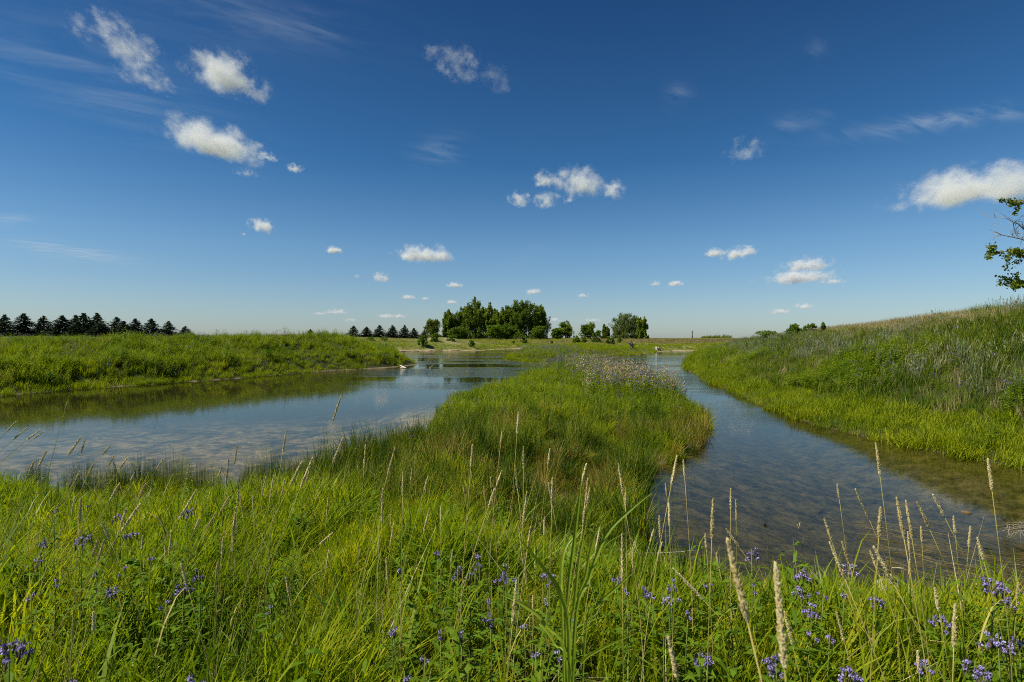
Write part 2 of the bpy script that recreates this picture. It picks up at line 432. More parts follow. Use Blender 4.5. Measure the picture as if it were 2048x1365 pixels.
def build_ground():
    ys = [-14.0]
    while ys[-1] < 9000:
        y = ys[-1]
        ys.append(y + (0.35 if y < 1.5 else max(0.10, 0.0125 * y) if y < 70 else 0.02 * y if y < 320 else 0.12 * y))
    ys = np.array(ys); us = np.linspace(-1.7, 1.7, 430)
    U, Yg = np.meshgrid(us, ys)
    X = U * (np.abs(Yg) + 6.0)
    Z, sn, sm_ = ground(X, Yg)
    ug = X / np.maximum(Yg, 1) * F + 1024
    Z = Z + 1.15 * np.exp(-((ug - 885) / 60) ** 2) * np.exp(-((Yg - 139) / 13) ** 2) * sm(0, 4, sm_)
    nr, nc = X.shape
    v = np.stack([X, Yg, Z], -1).reshape(-1, 3)
    idx = np.arange(nr * nc).reshape(nr, nc)
    q = np.stack([idx[:-1, :-1], idx[:-1, 1:], idx[1:, 1:], idx[1:, :-1]], -1).reshape(-1, 4)
    me = bpy.data.meshes.new('ground')
    me.vertices.add(len(v)); me.vertices.foreach_set('co', v.ravel())
    me.loops.add(q.size); me.loops.foreach_set('vertex_index', q.ravel())
    me.polygons.add(len(q)); me.polygons.foreach_set('loop_start', np.arange(0, q.size, 4)); me.polygons.foreach_set('loop_total', np.full(len(q), 4))
    me.update()
    me.polygons.foreach_set('use_smooth', [True] * len(q))
    for nm, arr in (('shore', np.maximum(sn, sm_)), ('bare', bare_mask(X, Yg))):
        a = me.attributes.new(nm, 'FLOAT', 'POINT'); a.data.foreach_set('value', arr.ravel().astype(np.float32))
    m, t = new_mat('soil_and_lake_bed')
    geo = t.n('ShaderNodeNewGeometry'); pos = geo.outputs['Position']
    sh = t.n('ShaderNodeAttribute', attribute_name='shore').outputs['Fac']
    br = t.n('ShaderNodeAttribute', attribute_name='bare').outputs['Fac']
    sep = t.n('ShaderNodeSeparateXYZ'); t.l(pos, sep.inputs[0])
    nA = t.noise(pos, 1.1, 7, 0.65); nB = t.noise(t.vmul(pos, 0.9, 1.1, 1), 3.1, 8, 0.72, dist=0.6); nC = t.noise(pos, 14, 4, 0.6)
    soil = t.ramp(nC, [(0.3, (0.020, 0.025, 0.008)), (0.7, (0.050, 0.060, 0.016))])
    field = t.ramp(t.noise(t.vmul(pos, 0.16, 1.0, 1), 0.11, 7, 0.7), [(0.30, (0.075, 0.105, 0.022)), (0.48, (0.12, 0.14, 0.035)), (0.6, (0.19, 0.165, 0.065)), (0.74, (0.10, 0.135, 0.028))])
    land = t.mix(t.sstep(sep.outputs[1], 70, 115), soil, field)
    sand = t.ramp(nA, [(0.3, (0.20, 0.155, 0.09)), (0.7, (0.36, 0.30, 0.20))])
    mud = t.mix(t.sstep(sep.outputs[1], 20, 34), t.ramp(nA, [(0.3, (0.035, 0.03, 0.016)), (0.7, (0.10, 0.08, 0.045))]), t.ramp(nA, [(0.3, (0.12, 0.095, 0.06)), (0.7, (0.26, 0.21, 0.14))]))
    land = t.mix(t.sstep(sh, 0.30, 0.05), land, mud)
    land = t.mix(t.m('MULTIPLY', t.sstep(sh, 0.9, 0.4), t.sstep(sep.outputs[1], 80, 110)), land, sand)
    land = t.mix(br, land, sand)
    bed = t.ramp(t.m('ADD', t.m('MULTIPLY', nB, 0.72), t.m('MULTIPLY', nC, 0.28)), [(0.36, (0.012, 0.013, 0.006)), (0.47, (0.065, 0.060, 0.024)), (0.58, (0.140, 0.120, 0.056)), (0.72, (0.27, 0.215, 0.12))])
    shallow = t.ramp(nB, [(0.40, (0.12, 0.10, 0.055)), (0.50, (0.25, 0.20, 0.12)), (0.62, (0.46, 0.37, 0.25))])
    # the left arm has a paler, stonier floor than the weedy right channel
    pale = t.m('MULTIPLY', t.sstep(sep.outputs[0], -1.0, -3.0), t.sstep(nA, 0.30, 0.56))
    pale = t.m('MULTIPLY', pale, t.m('SUBTRACT', 1.0, t.sstep(t.m('SUBTRACT', sep.outputs[1], t.m('MULTIPLY', sep.outputs[0], 0.25)), 19, 27)))
    pale = t.m('MULTIPLY', pale, 0.95)
    bed = t.mix(pale, bed, shallow)
    # dark green painted into the floor farther out, so the bank's reflection reads dark
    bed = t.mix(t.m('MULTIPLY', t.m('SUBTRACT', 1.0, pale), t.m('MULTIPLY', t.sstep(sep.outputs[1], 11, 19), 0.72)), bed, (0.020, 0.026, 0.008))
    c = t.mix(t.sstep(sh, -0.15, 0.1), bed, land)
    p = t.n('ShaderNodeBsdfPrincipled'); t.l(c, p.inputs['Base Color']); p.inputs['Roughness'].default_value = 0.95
    p.inputs['Specular IOR Level'].default_value = 0.1
    b = t.n('ShaderNodeBump'); b.inputs['Strength'].default_value = 0.6; b.inputs['Distance'].default_value = 0.05
    t.l(nC, b.inputs['Height']); t.l(b.outputs[0], p.inputs['Normal'])
    o = t.n('ShaderNodeOutputMaterial'); t.l(p.outputs[0], o.inputs[0])
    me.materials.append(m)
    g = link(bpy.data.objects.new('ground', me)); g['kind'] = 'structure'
build_ground()

def build_water():
    m, t = new_mat('pond_water')
    geo = t.n('ShaderNodeNewGeometry'); pos = geo.outputs['Position']
    sep = t.n('ShaderNodeSeparateXYZ'); t.l(pos, sep.inputs[0])
    w1 = t.noise(t.vmul(pos, 0.8, 1.8, 1), 2.2, 5, 0.6, dist=0.3)
    w2 = t.noise(t.vmul(pos, 1, 2.0, 1), 9.0, 3, 0.55)
    patch = t.noise(t.vmul(pos, 0.35, 1.0, 1), 0.16, 3, 0.5)
    far = t.sstep(t.m('ADD', sep.outputs[1], t.m('MULTIPLY', sep.outputs[0], 0.9)), 18, 40)
    calm = t.m('MULTIPLY', t.sstep(patch, 0.40, 0.58), far)
    amp = t.m('ADD', t.m('MULTIPLY', calm, 0.7), 0.016)
    hgt = t.m('MULTIPLY', t.m('ADD', w1, t.m('MULTIPLY', w2, 0.35)), amp)
    bp = t.n('ShaderNodeBump'); bp.inputs['Strength'].default_value = 1.0; bp.inputs['Distance'].default_value = 0.045
    t.l(hgt, bp.inputs['Height'])
    fr = t.n('ShaderNodeFresnel'); fr.inputs['IOR'].default_value = 1.33; t.l(bp.outputs[0], fr.inputs['Normal'])
    gl = t.n('ShaderNodeBsdfGlossy'); gl.inputs['Roughness'].default_value = 0.05; gl.inputs['Color'].default_value = (0.90, 0.88, 0.82, 1)
    t.l(bp.outputs[0], gl.inputs['Normal'])
    tr = t.n('ShaderNodeBsdfTransparent'); tr.inputs['Color'].default_value = (0.74, 0.72, 0.56, 1)
    mx = t.n('ShaderNodeMixShader'); t.l(fr.outputs[0], mx.inputs[0]); t.l(tr.outputs[0], mx.inputs[1]); t.l(gl.outputs[0], mx.inputs[2])
    o = t.n('ShaderNodeOutputMaterial'); t.l(mx.outputs[0], o.inputs[0])
    b = MB(); xs = [-220, -20, 0, 20, 220]; yy = [-2, 20, 60, 260]
    vs = [(x, y, 0) for y in yy for x in xs]
    fs = [(j * 5 + i, j * 5 + i + 1, (j + 1) * 5 + i + 1, (j + 1) * 5 + i) for j in range(3) for i in range(4)]
    b.add(vs, fs)
    w = b.build('water', m); w['kind'] = 'structure'
build_water()

# ------------------------------------------------------------------ plants that nobody could count
def blade(b, rng, base, h, w, lean, az, segs=4, curl=0.5):
    d = Vector((math.cos(az), math.sin(az), 0)); side = Vector((-math.sin(az), math.cos(az), 0))
    pts = []; ws = []
    for i in range(segs + 1):
        t = i / segs
        out = lean * (t ** 1.6) * h; up = h * (t - curl * lean * t ** 3 * 0.6)
        pts.append(Vector(base) + d * out + Vector((0, 0, up)))
        ws.append(w * (1 - t ** 2.2) + 0.0004)
    b.ribbon(pts, ws, side)

def tuft(seed, n, r, h, w, lean=(0.1, 0.7), segs=4, hv=(0.55, 1.1), wind=0.0):
    rng = random.Random(seed); b = MB()
    for _ in range(n):
        a = rng.uniform(0, 6.283); q = r * math.sqrt(rng.random())
        az = rng.uniform(0, 6.283) if rng.random() > wind else rng.gauss(-0.15, 0.5)
        blade(b, rng, (q * math.cos(a), q * math.sin(a), -0.03), h * rng.uniform(*hv), w * rng.uniform(0.6, 1.3), rng.uniform(*lean), az, segs)
    return b

def forb_mesh(seed, n, r, h, leaf, nl=14, mats=None, heads=None):
    """leafy upright stems; returns MB for stems+leaves and MB for flower heads"""
    rng = random.Random(seed); b = MB(); hd = MB()
    nr = np.random.default_rng(seed)
    for _ in range(n):
        a = rng.uniform(0, 6.283); q = r * math.sqrt(rng.random())
        hh = h * rng.uniform(0.6, 1.1)
        p0 = Vector((q * math.cos(a), q * math.sin(a), -0.02)); ln = rng.uniform(0, 0.22); az = rng.uniform(0, 6.283)
        p1 = p0 + Vector((math.cos(az) * ln * hh, math.sin(az) * ln * hh, hh))
        b.ribbon([p0, (p0 + p1) / 2, p1], [0.008, 0.006, 0.003], (math.cos(az + 1), math.sin(az + 1), 0))
        for k in range(nl):
            t = 0.15 + 0.85 * (k + rng.random()) / nl
            p = p0.lerp(p1, t); la = rng.uniform(0, 6.283); L = leaf * rng.uniform(0.7, 1.2) * (1.15 - 0.6 * t)
            d = Vector((math.cos(la), math.sin(la), rng.uniform(0.1, 0.8))); s = Vector((-math.sin(la), math.cos(la), rng.uniform(-.3, .3)))
            b.ribbon([p, p + d * L * 0.5, p + d * L + Vector((0, 0, -0.35 * L))], [L * 0.08, L * 0.28, 0.001], s)
        if heads:
            nh, rad, sz = heads
            for k in range(nh):
                c = p1 + Vector((rng.gauss(0, rad), rng.gauss(0, rad), rng.uniform(-rad * 1.2, rad * 0.8)))
                hd.leaves(np.array([tuple(c)]).repeat(3, 0) + nr.normal(size=(3, 3)) * sz * 0.15, sz, nr, 0.8)
    return b, hd

SRC = bpy.data.collections
def source(name, meshes):
    """variants for the scatter, kept out of the scene"""
    c = bpy.data.collections.new(name)
    for i, me in enumerate(meshes):
        o = bpy.data.objects.new('tuft_%03d' % i, me); c.objects.link(o)
    return c
def two(b1, m1, b2, m2):
    """one mesh with two materials"""
    nf = len(b1.f)
    b = MB(); b.v = list(b1.v) + list(b2.v); b.f = list(b1.f) + [tuple(i + b1.n for i in q) for q in b2.f]; b.n = b1.n + b2.n
    me = b.mesh('tuft', [m1, m2])
    me.polygons.foreach_set('material_index', [0] * nf + [1] * len(b2.f))
    return me

def scatter(name, coll, x, y, scl, label, cat, tilt=0.12, zoff=0.0, wind=0.0, yaw=True, sclz=None):
    n = len(x)
    z = ground(x, y)[0] + zoff
    me = bpy.data.meshes.new(name)
    me.vertices.add(n); me.vertices.foreach_set('co', np.stack([x, y, z], 1).ravel())
    rot = np.stack([RNG.normal(0, tilt, n), RNG.normal(0, tilt, n) + wind, RNG.uniform(0, 6.283, n)], 1)
    if np.any(wind): rot[:, 2] = RNG.uniform(-0.9, 0.9, n)
    sv = np.stack([scl, scl, scl * (sclz if sclz is not None else RNG.uniform(0.8, 1.2, n))], 1)
    a = me.attributes.new('rot', 'FLOAT_VECTOR', 'POINT'); a.data.foreach_set('vector', rot.ravel().astype(np.float32))
    a = me.attributes.new('scl', 'FLOAT_VECTOR', 'POINT'); a.data.foreach_set('vector', sv.ravel().astype(np.float32))
    k = len(coll.objects)
    a = me.attributes.new('pick', 'INT', 'POINT'); a.data.foreach_set('value', RNG.integers(0, k, n).astype(np.int32))
    o = link(bpy.data.objects.new(name, me)); props(o, label, cat, kind='stuff')
    ng = bpy.data.node_groups.new(name, 'GeometryNodeTree')
    ng.interface.new_socket('Geometry', in_out='INPUT', socket_type='NodeSocketGeometry')
    ng.interface.new_socket('Geometry', in_out='OUTPUT', socket_type='NodeSocketGeometry')
    N = ng.nodes; L = ng.links
    gi = N.new('NodeGroupInput'); go = N.new('NodeGroupOutput')
    ci = N.new('GeometryNodeCollectionInfo'); ci.inputs['Collection'].default_value = coll
    ci.inputs['Separate Children'].default_value = True; ci.inputs['Reset Children'].default_value = True
    iop = N.new('GeometryNodeInstanceOnPoints'); iop.inputs['Pick Instance'].default_value = True
    def at(nm, ty):
        q = N.new('GeometryNodeInputNamedAttribute'); q.data_type = ty; q.inputs['Name'].default_value = nm
        return [s for s in q.outputs if s.enabled][0]
    L.new(gi.outputs[0], iop.inputs['Points']); L.new(ci.outputs[0], iop.inputs['Instance'])
    L.new(at('pick', 'INT'), iop.inputs['Instance Index'])
    e2r = N.new('FunctionNodeEulerToRotation'); L.new(at('rot', 'FLOAT_VECTOR'), e2r.inputs[0]); L.new(e2r.outputs[0], iop.inputs['Rotation'])
    L.new(at('scl', 'FLOAT_VECTOR'), iop.inputs['Scale'])
    L.new(iop.outputs[0], go.inputs[0])
    md = o.modifiers.new('scatter', 'NODES'); md.node_group = ng
    return o

def sample(y0, y1, dens, dmax_D=None, umax=1.02, pad=2.5):
    """random ground points; dens per m2, thinned as D / y^2 beyond"""
    D = dmax_D
    if D is None:
        w = umax * y1 + pad
        n = int(2 * w * (y1 - y0) * dens)
        x = RNG.uniform(-w, w, n); y = RNG.uniform(y0, y1, n)
        k = np.abs(x) < umax * np.maximum(y, 0.5) + pad
        return x[k], y[k]
    n = int(2 * umax * math.log(y1 / y0) * D)
    u = RNG.uniform(-umax, umax, n); y = y0 * (y1 / y0) ** RNG.random(n)
    keep = RNG.random(n) < np.minimum(1, dens * y * y / D)
    return (u * y)[keep], y[keep]

def px_of(x, y): return 1024 + F * x / np.maximum(y, 0.1)

# sources
S_grass = source('grass_src', [tuft(100 + i, 30, 0.13, 0.42, 0.0130, (0.1, 0.85), 4, (0.45, 1.15), 0.5).mesh('tuft', M['grass']) for i in range(5)])
S_fine = source('fine_src', [tuft(150 + i, 34, 0.10, 0.36, 0.0075, (0.15, 1.0), 4).mesh('tuft', M['grass']) for i in range(4)])
S_edge = source('edge_src', [tuft(200 + i, 30, 0.16, 0.36, 0.012, (0.1, 0.8), 3).mesh('tuft', M['edge']) for i in range(4)])
S_rush = source('rush_src', [tuft(300 + i, 34, 0.10, 0.62, 0.0080, (0.02, 0.70), 4, (0.35, 1.2)).mesh('tuft', M['rush']) for i in range(4)])
S_rushb = source('rushb_src', [tuft(330 + i, 32, 0.12, 0.54, 0.0080, (0.05, 0.85), 4, (0.35, 1.15)).mesh('tuft', M['rushbrown']) for i in range(4)])
S_hill = source('hill_src', [tuft(400 + i, 26, 0.17, 0.60, 0.013, (0.05, 0.5), 3).mesh('tuft', M['hill']) for i in range(4)])
S_dry = source('dry_src', [tuft(430 + i, 22, 0.2, 0.62, 0.010, (0.03, 0.4), 3).mesh('tuft', M['dry']) for i in range(3)])
S_pink = source('pink_src', [tuft(450 + i, 26, 0.25, 0.55, 0.013, (0.05, 0.5), 3).mesh('tuft', M['pink']) for i in range(3)])
S_forb = source('forb_src', [forb_mesh(500 + i, 7, 0.16, 0.62, 0.13, 11)[0].mesh('tuft', M['forb']) for i in range(5)])
def th(i, hm, hs, h=0.95, n=6):
    b, hd = forb_mesh(540 + i, n, 0.16, h, 0.14, 11, heads=hs); return two(b, M['forb'], hd, M[hm])
S_thistle = source('thistle_src', [th(i, 'thistle', (5, 0.06, 0.034)) for i in range(4)])
S_purp = source('purp_src', [th(20 + i, 'purpledull', (6, 0.035, 0.030), 0.85, 4) for i in range(4)])
def sedge(i):
    b = tuft(600 + i, 16, 0.14, 0.55, 0.012, (0.05, 0.45), 3)
    rng = random.Random(600 + i); hd = MB()
    for _ in range(9):
        a = rng.uniform(0, 6.283); q = 0.15 * math.sqrt(rng.random()); h = rng.uniform(0.5, 0.78); ln = rng.uniform(0, .15)
        p0 = Vector((q * math.cos(a), q * math.sin(a), h)); p1 = p0 + Vector((ln * .3, ln * .3, rng.uniform(0.09, 0.16)))
        hd.ribbon([p0, p0.lerp(p1, .4), p1], [0.006, 0.016, 0.002], (math.cos(a), math.sin(a), 0))
        hd.ribbon([p0 - Vector((0, 0, .3)), p0], [0.004, 0.004], (1, 0, 0))
    return two(b, M['hillgrey'], hd, M['sedge'])
S_sedge = source('sedge_src', [sedge(i) for i in range(4)])
def strawsrc(i):
    rng = random.Random(650 + i); b = MB()
    for _ in range(5):
        a = rng.uniform(0, 6.283); L = rng.uniform(0.25, 0.6); e = rng.uniform(0.5, 2.2)
        p = Vector((rng.uniform(-.1, .1), rng.uniform(-.1, .1), rng.uniform(0, .15)))
        d = Vector((math.cos(a), math.sin(a), e)).normalized()
        b.ribbon([p, p + d * L * .5, p + d * L - Vector((0, 0, L * .05))], [0.0028, 0.0024, 0.001], (-math.sin(a), math.cos(a), 0))
    return b.mesh('tuft', M['straw'])
S_straw = source('straw_src', [strawsrc(i) for i in range(4)])
S_coarse = source('coarse_src', [tuft(700 + i, 7, 0.05, 0.56, 0.018, (0.25, 1.0), 6, (0.6, 1.15)).mesh('tuft', M['coarse']) for i in range(5)])
S_thatch = source('thatch_src', [tuft(720 + i, 16, 0.14, 0.26, 0.007, (0.5, 1.6), 3).mesh('tuft', M['thatch']) for i in range(3)])
def lance(i):
    return forb_mesh(680 + i, 3, 0.07, 0.46, 0.12, 13)[0].mesh('tuft', M['leafgreen'])
S_lance = source('lance_src', [lance(i) for i in range(4)])

def concat(*ps): return np.concatenate([p[0] for p in ps]), np.concatenate([p[1] for p in ps])

def plant_stuff():
    # ---- near bank and peninsula
    x, y = sample(0.9, 14, 74)
    z, sn, sm_ = ground(x, y)
    front = 1 - sm(6.0, 7.6, y + 0.30 * np.minimum(x, 0) + 0.12 * x - 1.6 * sm(-2.5, -4.5, x) + 1.8 * (fbm(x * .7, y * .7, 2) - .5) - 0.6 * sm(1, 3, x))
    k = (sn > 0.12) & (RNG.random(len(x)) < front)
    xg, yg, sg = x[k], y[k], sn[k]
    tall = 0.58 + 0.62 * sm(0.28, 0.72, fbm(xg * 1.1, yg * 1.1, 2)) + 0.35 * (fbm(xg * 3.1, yg * 3.1, 2) - .5)
    wd = 0.10 + 0.75 * (fbm(xg * 0.8 + 50, yg * 0.8, 2) - 0.5)
    h2 = RNG.random(len(xg)) < 0.62
    scatter('meadow_grass', S_grass, xg[h2], yg[h2], 1.12 * tall[h2] * (0.72 + 0.28 * sm(0.0, 1.0, sg[h2])), 'thick bright green grass covering the near bank', 'grass', 0.18, wind=wd[h2])
    scatter('fine_meadow_grass', S_fine, xg[~h2], yg[~h2], tall[~h2], 'fine green grass blades between the broader ones on the near bank', 'grass', 0.25, wind=wd[~h2])
    k4 = RNG.random(len(xg)) < 0.05 + 0.10 * (fbm(xg * .6 + 9, yg * .6, 2) > .52)
    scatter('coarse_grass', S_coarse, xg[k4], yg[k4], RNG.uniform(0.6, 1.1, k4.sum()), 'coarse wide-bladed grass plants standing in the near meadow', 'grass', 0.2)
    k5 = RNG.random(len(xg)) < 0.10
    scatter('dead_thatch', S_thatch, xg[k5], yg[k5], RNG.uniform(0.7, 1.2, k5.sum()), 'brown dead thatch low between the near grass blades', 'thatch', 0.3)
    k2 = (RNG.random(len(xg)) < 0.03 + 0.10 * (fbm(xg * 1.2, yg * 1.2, 2) > 0.60))
    scatter('leafy_herbs', S_lance, xg[k2], yg[k2], RNG.uniform(0.7, 1.25, k2.sum()), 'small leafy herbs with lance-shaped leaves among the near grass', 'herbs', 0.15)
    k3 = RNG.random(len(xg)) < 0.028
    scatter('dry_straw', S_straw, xg[k3], yg[k3], RNG.uniform(0.7, 1.2, k3.sum()), 'bleached dry straws criss-crossing in the near grass', 'straw', 0.3, zoff=0.1)
    # rushes: wet zone of the peninsula front
    x, y = sample(6.0, 26, 30, 5200)
    x2, y2 = sample(6.0, 14, 14)
    x = np.concatenate([x, x2]); y = np.concatenate([y, y2])
    z, sn, sm_ = ground(x, y)
    front = 1 - sm(6.0, 7.6, y + 0.30 * np.minimum(x, 0) + 0.12 * x - 1.6 * sm(-2.5, -4.5, x) + 1.8 * (fbm(x * .7, y * .7, 2) - .5) - 0.6 * sm(1, 3, x))
    back = sm(13.5, 19, y - 0.55 * x + 5 * (fbm(x * .4, y * .4, 3) - .5))
    clump = fbm(x * 0.75 + 3, y * 0.75, 3)
    edge = ((sn > 0.22) | ((sn > -0.12) & (x > 0)) | ((sn > -0.35) & (clump > 0.55) & (x < 0))) & (RNG.random(len(x)) < 0.35 + 1.1 * fbm(x * 1.7, y * 1.7 + 8, 2))
    k = edge & (RNG.random(len(x)) > front * 0.96) & (RNG.random(len(x)) > back)
    xr, yr, snr = x[k], y[k], sn[k]
    rs = 0.55 + 0.85 * sm(0.3, 0.7, fbm(xr * 1.4 + 4, yr * 1.4, 2))
    rw = 0.9 * (fbm(xr * 0.7 + 20, yr * 0.7, 2) - 0.45)
    ge = RNG.random(len(xr)) < 0.05 + 0.55 * sm(.48, .62, fbm(xr * .8 + 60, yr * .8, 2))
    scatter('neck_grass', S_fine, xr[ge], yr[ge], 1.15 * rs[ge], 'lighter green grass mixed among the rushes of the neck', 'grass', 0.2, wind=rw[ge])
    warm = fbm(xr * 0.7 + 31, yr * 0.7 + 7, 3) + 0.10 * sm(2.0, 5.0, xr) - 0.08 * sm(0, -3, xr)
    kb = (warm > 0.60) ^ (RNG.random(len(xr)) < 0.12)
    kb &= ~ge; kr = ~kb & ~ge
    scatter('rushes', S_rush, xr[kr], yr[kr], rs[kr], 'dark green rushes standing on the wet neck of the peninsula', 'rushes', 0.16, zoff=-0.03, wind=rw[kr])
    scatter('browning_rushes', S_rushb, xr[kb], yr[kb], rs[kb] * .95, 'rusty brown and olive rushes along the peninsula shore', 'rushes', 0.16, zoff=-0.03, wind=rw[kb])
    # sparse reeds standing out in the water right of the neck
    x, y = sample(6.0, 13, 20); z, sn, sm_ = ground(x, y)
    k = (sn < -0.05) & (sn > -1.3) & (x > 1.0) & (x < 4.6) & (RNG.random(len(x)) < 0.22 * np.exp(sn * 1.2))
    thin = source('thin_src', [tuft(360 + i, 7, 0.16, 0.75, 0.004, (0.02, 0.35), 4).mesh('tuft', M['rush']) for i in range(3)])
    scatter('water_rushes', thin, x[k], y[k], np.full(k.sum(), 0.9), 'thin single rushes rising from the shallow water beside the neck', 'rushes', 0.08, zoff=0.0)
    # meadow of the island: yellow-green grass and herbs
    x, y = sample(12, 58, 26, 8200, 0.45)
    z, sn, sm_ = ground(x, y)
    back = sm(13.0, 17.5, y - 0.55 * x + 5 * (fbm(x * .4, y * .4, 3) - .5))
    k = (sn > 0.15) & (RNG.random(len(x)) < back)
    x, y, sn = x[k], y[k], sn[k]
    f = RNG.random(len(x)); thz = sm(19.5, 23.5, y) * (1 - sm(33, 37, y)) * sm(1.9, 3.6, x - 0.02 * y) + sm(35, 40, y)
    is_th = (f < 0.62 * thz) & (sn > 0.5)
    is_e = ~is_th & (f > 0.55)
    is_f = ~is_th & ~is_e
    scatter('island_grass', S_edge, x[is_e], y[is_e], 0.65 + 0.9 * sm(.3, .7, fbm(x[is_e] * .9, y[is_e] * .9, 2)), 'yellow-green grass on the crown of the peninsula', 'grass', 0.15)
    scatter('island_herbs', S_forb, x[is_f], y[is_f], 0.50 + 0.30 * RNG.random(is_f.sum()) + 0.5 * thz[is_f], 'leafy green herbs on the crown of the peninsula', 'herbs', 0.15)
    xt, yt = x[is_th], y[is_th]
    pt = RNG.random(len(xt)) < np.where((yt > 34) | (yt < 22.5), 0.85, 0.38)
    scatter('seeding_thistles', S_thistle, xt[~pt], yt[~pt], 0.85 + 0.35 * RNG.random((~pt).sum()), 'tall thistles gone to cream and pinkish down on the peninsula tip', 'thistles', 0.10)
    scatter('flowering_herbs', S_purp, xt[pt], yt[pt], 0.85 + 0.35 * RNG.random(pt.sum()), 'leafy herbs with small purple flowers around the thistles', 'wildflowers', 0.10)
    pk = (RNG.random(len(x)) < 0.035) & ~is_th
    scatter('low_purple_flowers', S_purp, x[pk], y[pk], np.full(pk.sum(), 0.62), 'scattered purple flowers low in the peninsula meadow', 'wildflowers', 0.10)

    # ---- mainland
    x, y = sample(9, 110, 24, 23000, 1.04)
    z, sn, sm_ = ground(x, y)
    u = x / y
    k = (sm_ > -0.12 + 0.75 * ((u < -.17) & (u > -.38)) * sm(0.40, 0.52, fbm(x * .35, y * .35, 2))) & (y < 75 + 40 * (u > -.2))
    x, y, sm_, u, z = x[k], y[k], sm_[k], u[k], z[k]
    f = RNG.random(len(x)); nz = fbm(x * .18, y * .18, 3); big = np.clip(y / 40, 1, 1.7)
    cl = 0.7 + 0.6 * sm(.3, .7, fbm(x * .55 + 13, y * .55, 2))
    right = u > 0.29
    # right hill
    shelf = right & (sm_ < 2.0 + 2.6 * (nz - .5) * 2) & (f < 0.92)
    crestd = sm(5.5, 9.0, sm_ + 4 * (nz - .5)) * (1 - .75 * sm(.80, .88, u))
    dryk = right & ~shelf & (f < 0.10 + 0.88 * crestd)
    sed = right & ~shelf & ~dryk & (f < 0.25 + 0.42 * sm(.42, .55, fbm(x * .25 + 2, y * .25, 2))) & (sm_ > 4.5 + 4 * (fbm(x * .3 + 9, y * .3, 3) - .5))
    frb = right & ~shelf & ~dryk & ~sed & (fbm(x * .3, y * .3 + 40, 3) > 0.47) & (sm_ < 5.5)
    hl = right & ~shelf & ~dryk & ~sed & ~frb
    scatter('shore_grass', S_edge, x[shelf], y[shelf], (0.9 + 0.5 * RNG.random(shelf.sum())) * big[shelf] * cl[shelf], 'bright yellow-green grass strip at the foot of the right hill', 'grass', 0.18, sclz=0.8)
    scatter('crest_grass', S_dry, x[dryk], y[dryk], (0.7 + 0.4 * RNG.random(dryk.sum())) * np.sqrt(big[dryk]), 'dry straw-coloured grass along the crest of the right hill', 'grass', 0.12, sclz=0.85)
    scatter('hill_sedge', S_sedge, x[sed], y[sed], (0.8 + 0.4 * RNG.random(sed.sum())) * np.sqrt(big[sed]), 'blue-green grass with pale seed spikes on the right slope', 'grass', 0.12, sclz=0.8)
    scatter('hill_herbs', S_forb, x[frb], y[frb], (0.8 + 0.4 * RNG.random(frb.sum())) * np.sqrt(big[frb]), 'leafy green herbs on the lower right slope', 'herbs', 0.12)
    scatter('hill_grass', S_hill, x[hl], y[hl], (0.85 + 0.4 * RNG.random(hl.sum())) * big[hl] * cl[hl], 'dark green grass on the right slope', 'grass', 0.2, sclz=0.75)
    pk = right & ~shelf & (sm_ < 7) & (RNG.random(len(x)) < 0.012)
    scatter('hill_flowers', S_purp, x[pk], y[pk], np.full(pk.sum(), 0.85), 'small purple flowers dotted over the lower right slope', 'wildflowers', 0.1)
    # left bank
    lf = u < -0.17
    low = lf & (sm_ < 1.3 + 1.6 * (nz - .5) * 2) & (x < -9)
    pinkb = lf & ~low & (x < -22) & (np.abs(sm_ - 13 - 4 * (nz - .5)) < 3.5) & (f < 0.8)
    lf2 = lf & ~low & ~pinkb
    pat = fbm(x * .22 + 5, y * .22 + 11, 3)
    fo = lf2 & (f < 0.20 + 1.0 * (pat - 0.35))
    pnk2 = lf2 & ~fo & (f > 0.93 - 0.35 * sm(6, 12, sm_)) & (x < -16)
    gr = lf2 & ~fo & ~pnk2
    scatter('left_shore_grass', S_edge, x[low], y[low], (0.8 + 0.5 * RNG.random(low.sum())) * np.sqrt(big[low]), 'green grass at the water edge of the left bank', 'grass', 0.15)
    scatter('left_pink_grass', S_pink, x[pinkb | pnk2], y[pinkb | pnk2], (0.75 + 0.3 * RNG.random((pinkb | pnk2).sum())), 'band of pinkish seeding grass across the left bank', 'grass', 0.12)
    scatter('left_herbs', S_forb, x[fo], y[fo], (0.75 + 0.5 * RNG.random(fo.sum())) * np.sqrt(big[fo]) * cl[fo], 'leafy green herbs covering the left bank', 'herbs', 0.12)
    scatter('left_grass', S_edge, x[gr], y[gr], (1.2 + 0.5 * RNG.random(gr.sum())) * np.sqrt(big[gr]) * cl[gr], 'yellow-green grass on the left bank', 'grass', 0.15)
    pk = lf & ~low & (RNG.random(len(x)) < 0.018 + 0.03 * sm(-20, -12, x))
    scatter('left_flowers', S_purp, x[pk], y[pk], np.full(pk.sum(), 1.0), 'small purple flowers dotted over the left bank', 'wildflowers', 0.1)
    # middle spit (behind the island)
    mid = ~lf & ~right
    a = mid & (y < 82)
    aw = a & (f < 0.45) & (sm_ > 1.2)
    scatter('spit_flowering_herbs', S_purp, x[aw], y[aw], (0.75 + 0.3 * RNG.random(aw.sum())), 'purple and pinkish flowering herbs on the low spit beyond the peninsula', 'wildflowers', 0.1)
    ag = mid & ~aw
    scatter('spit_grass', S_edge, x[ag], y[ag], (0.9 + 0.4 * RNG.random(ag.sum())) * np.sqrt(big[ag]), 'yellow-green grass and herbs on the spit between the two arms', 'grass', 0.15)
    # ---- far fields
    x, y = sample(75, 330, 3, 52000, 1.04)
    z, sn, sm_ = ground(x, y)
    u = x / y
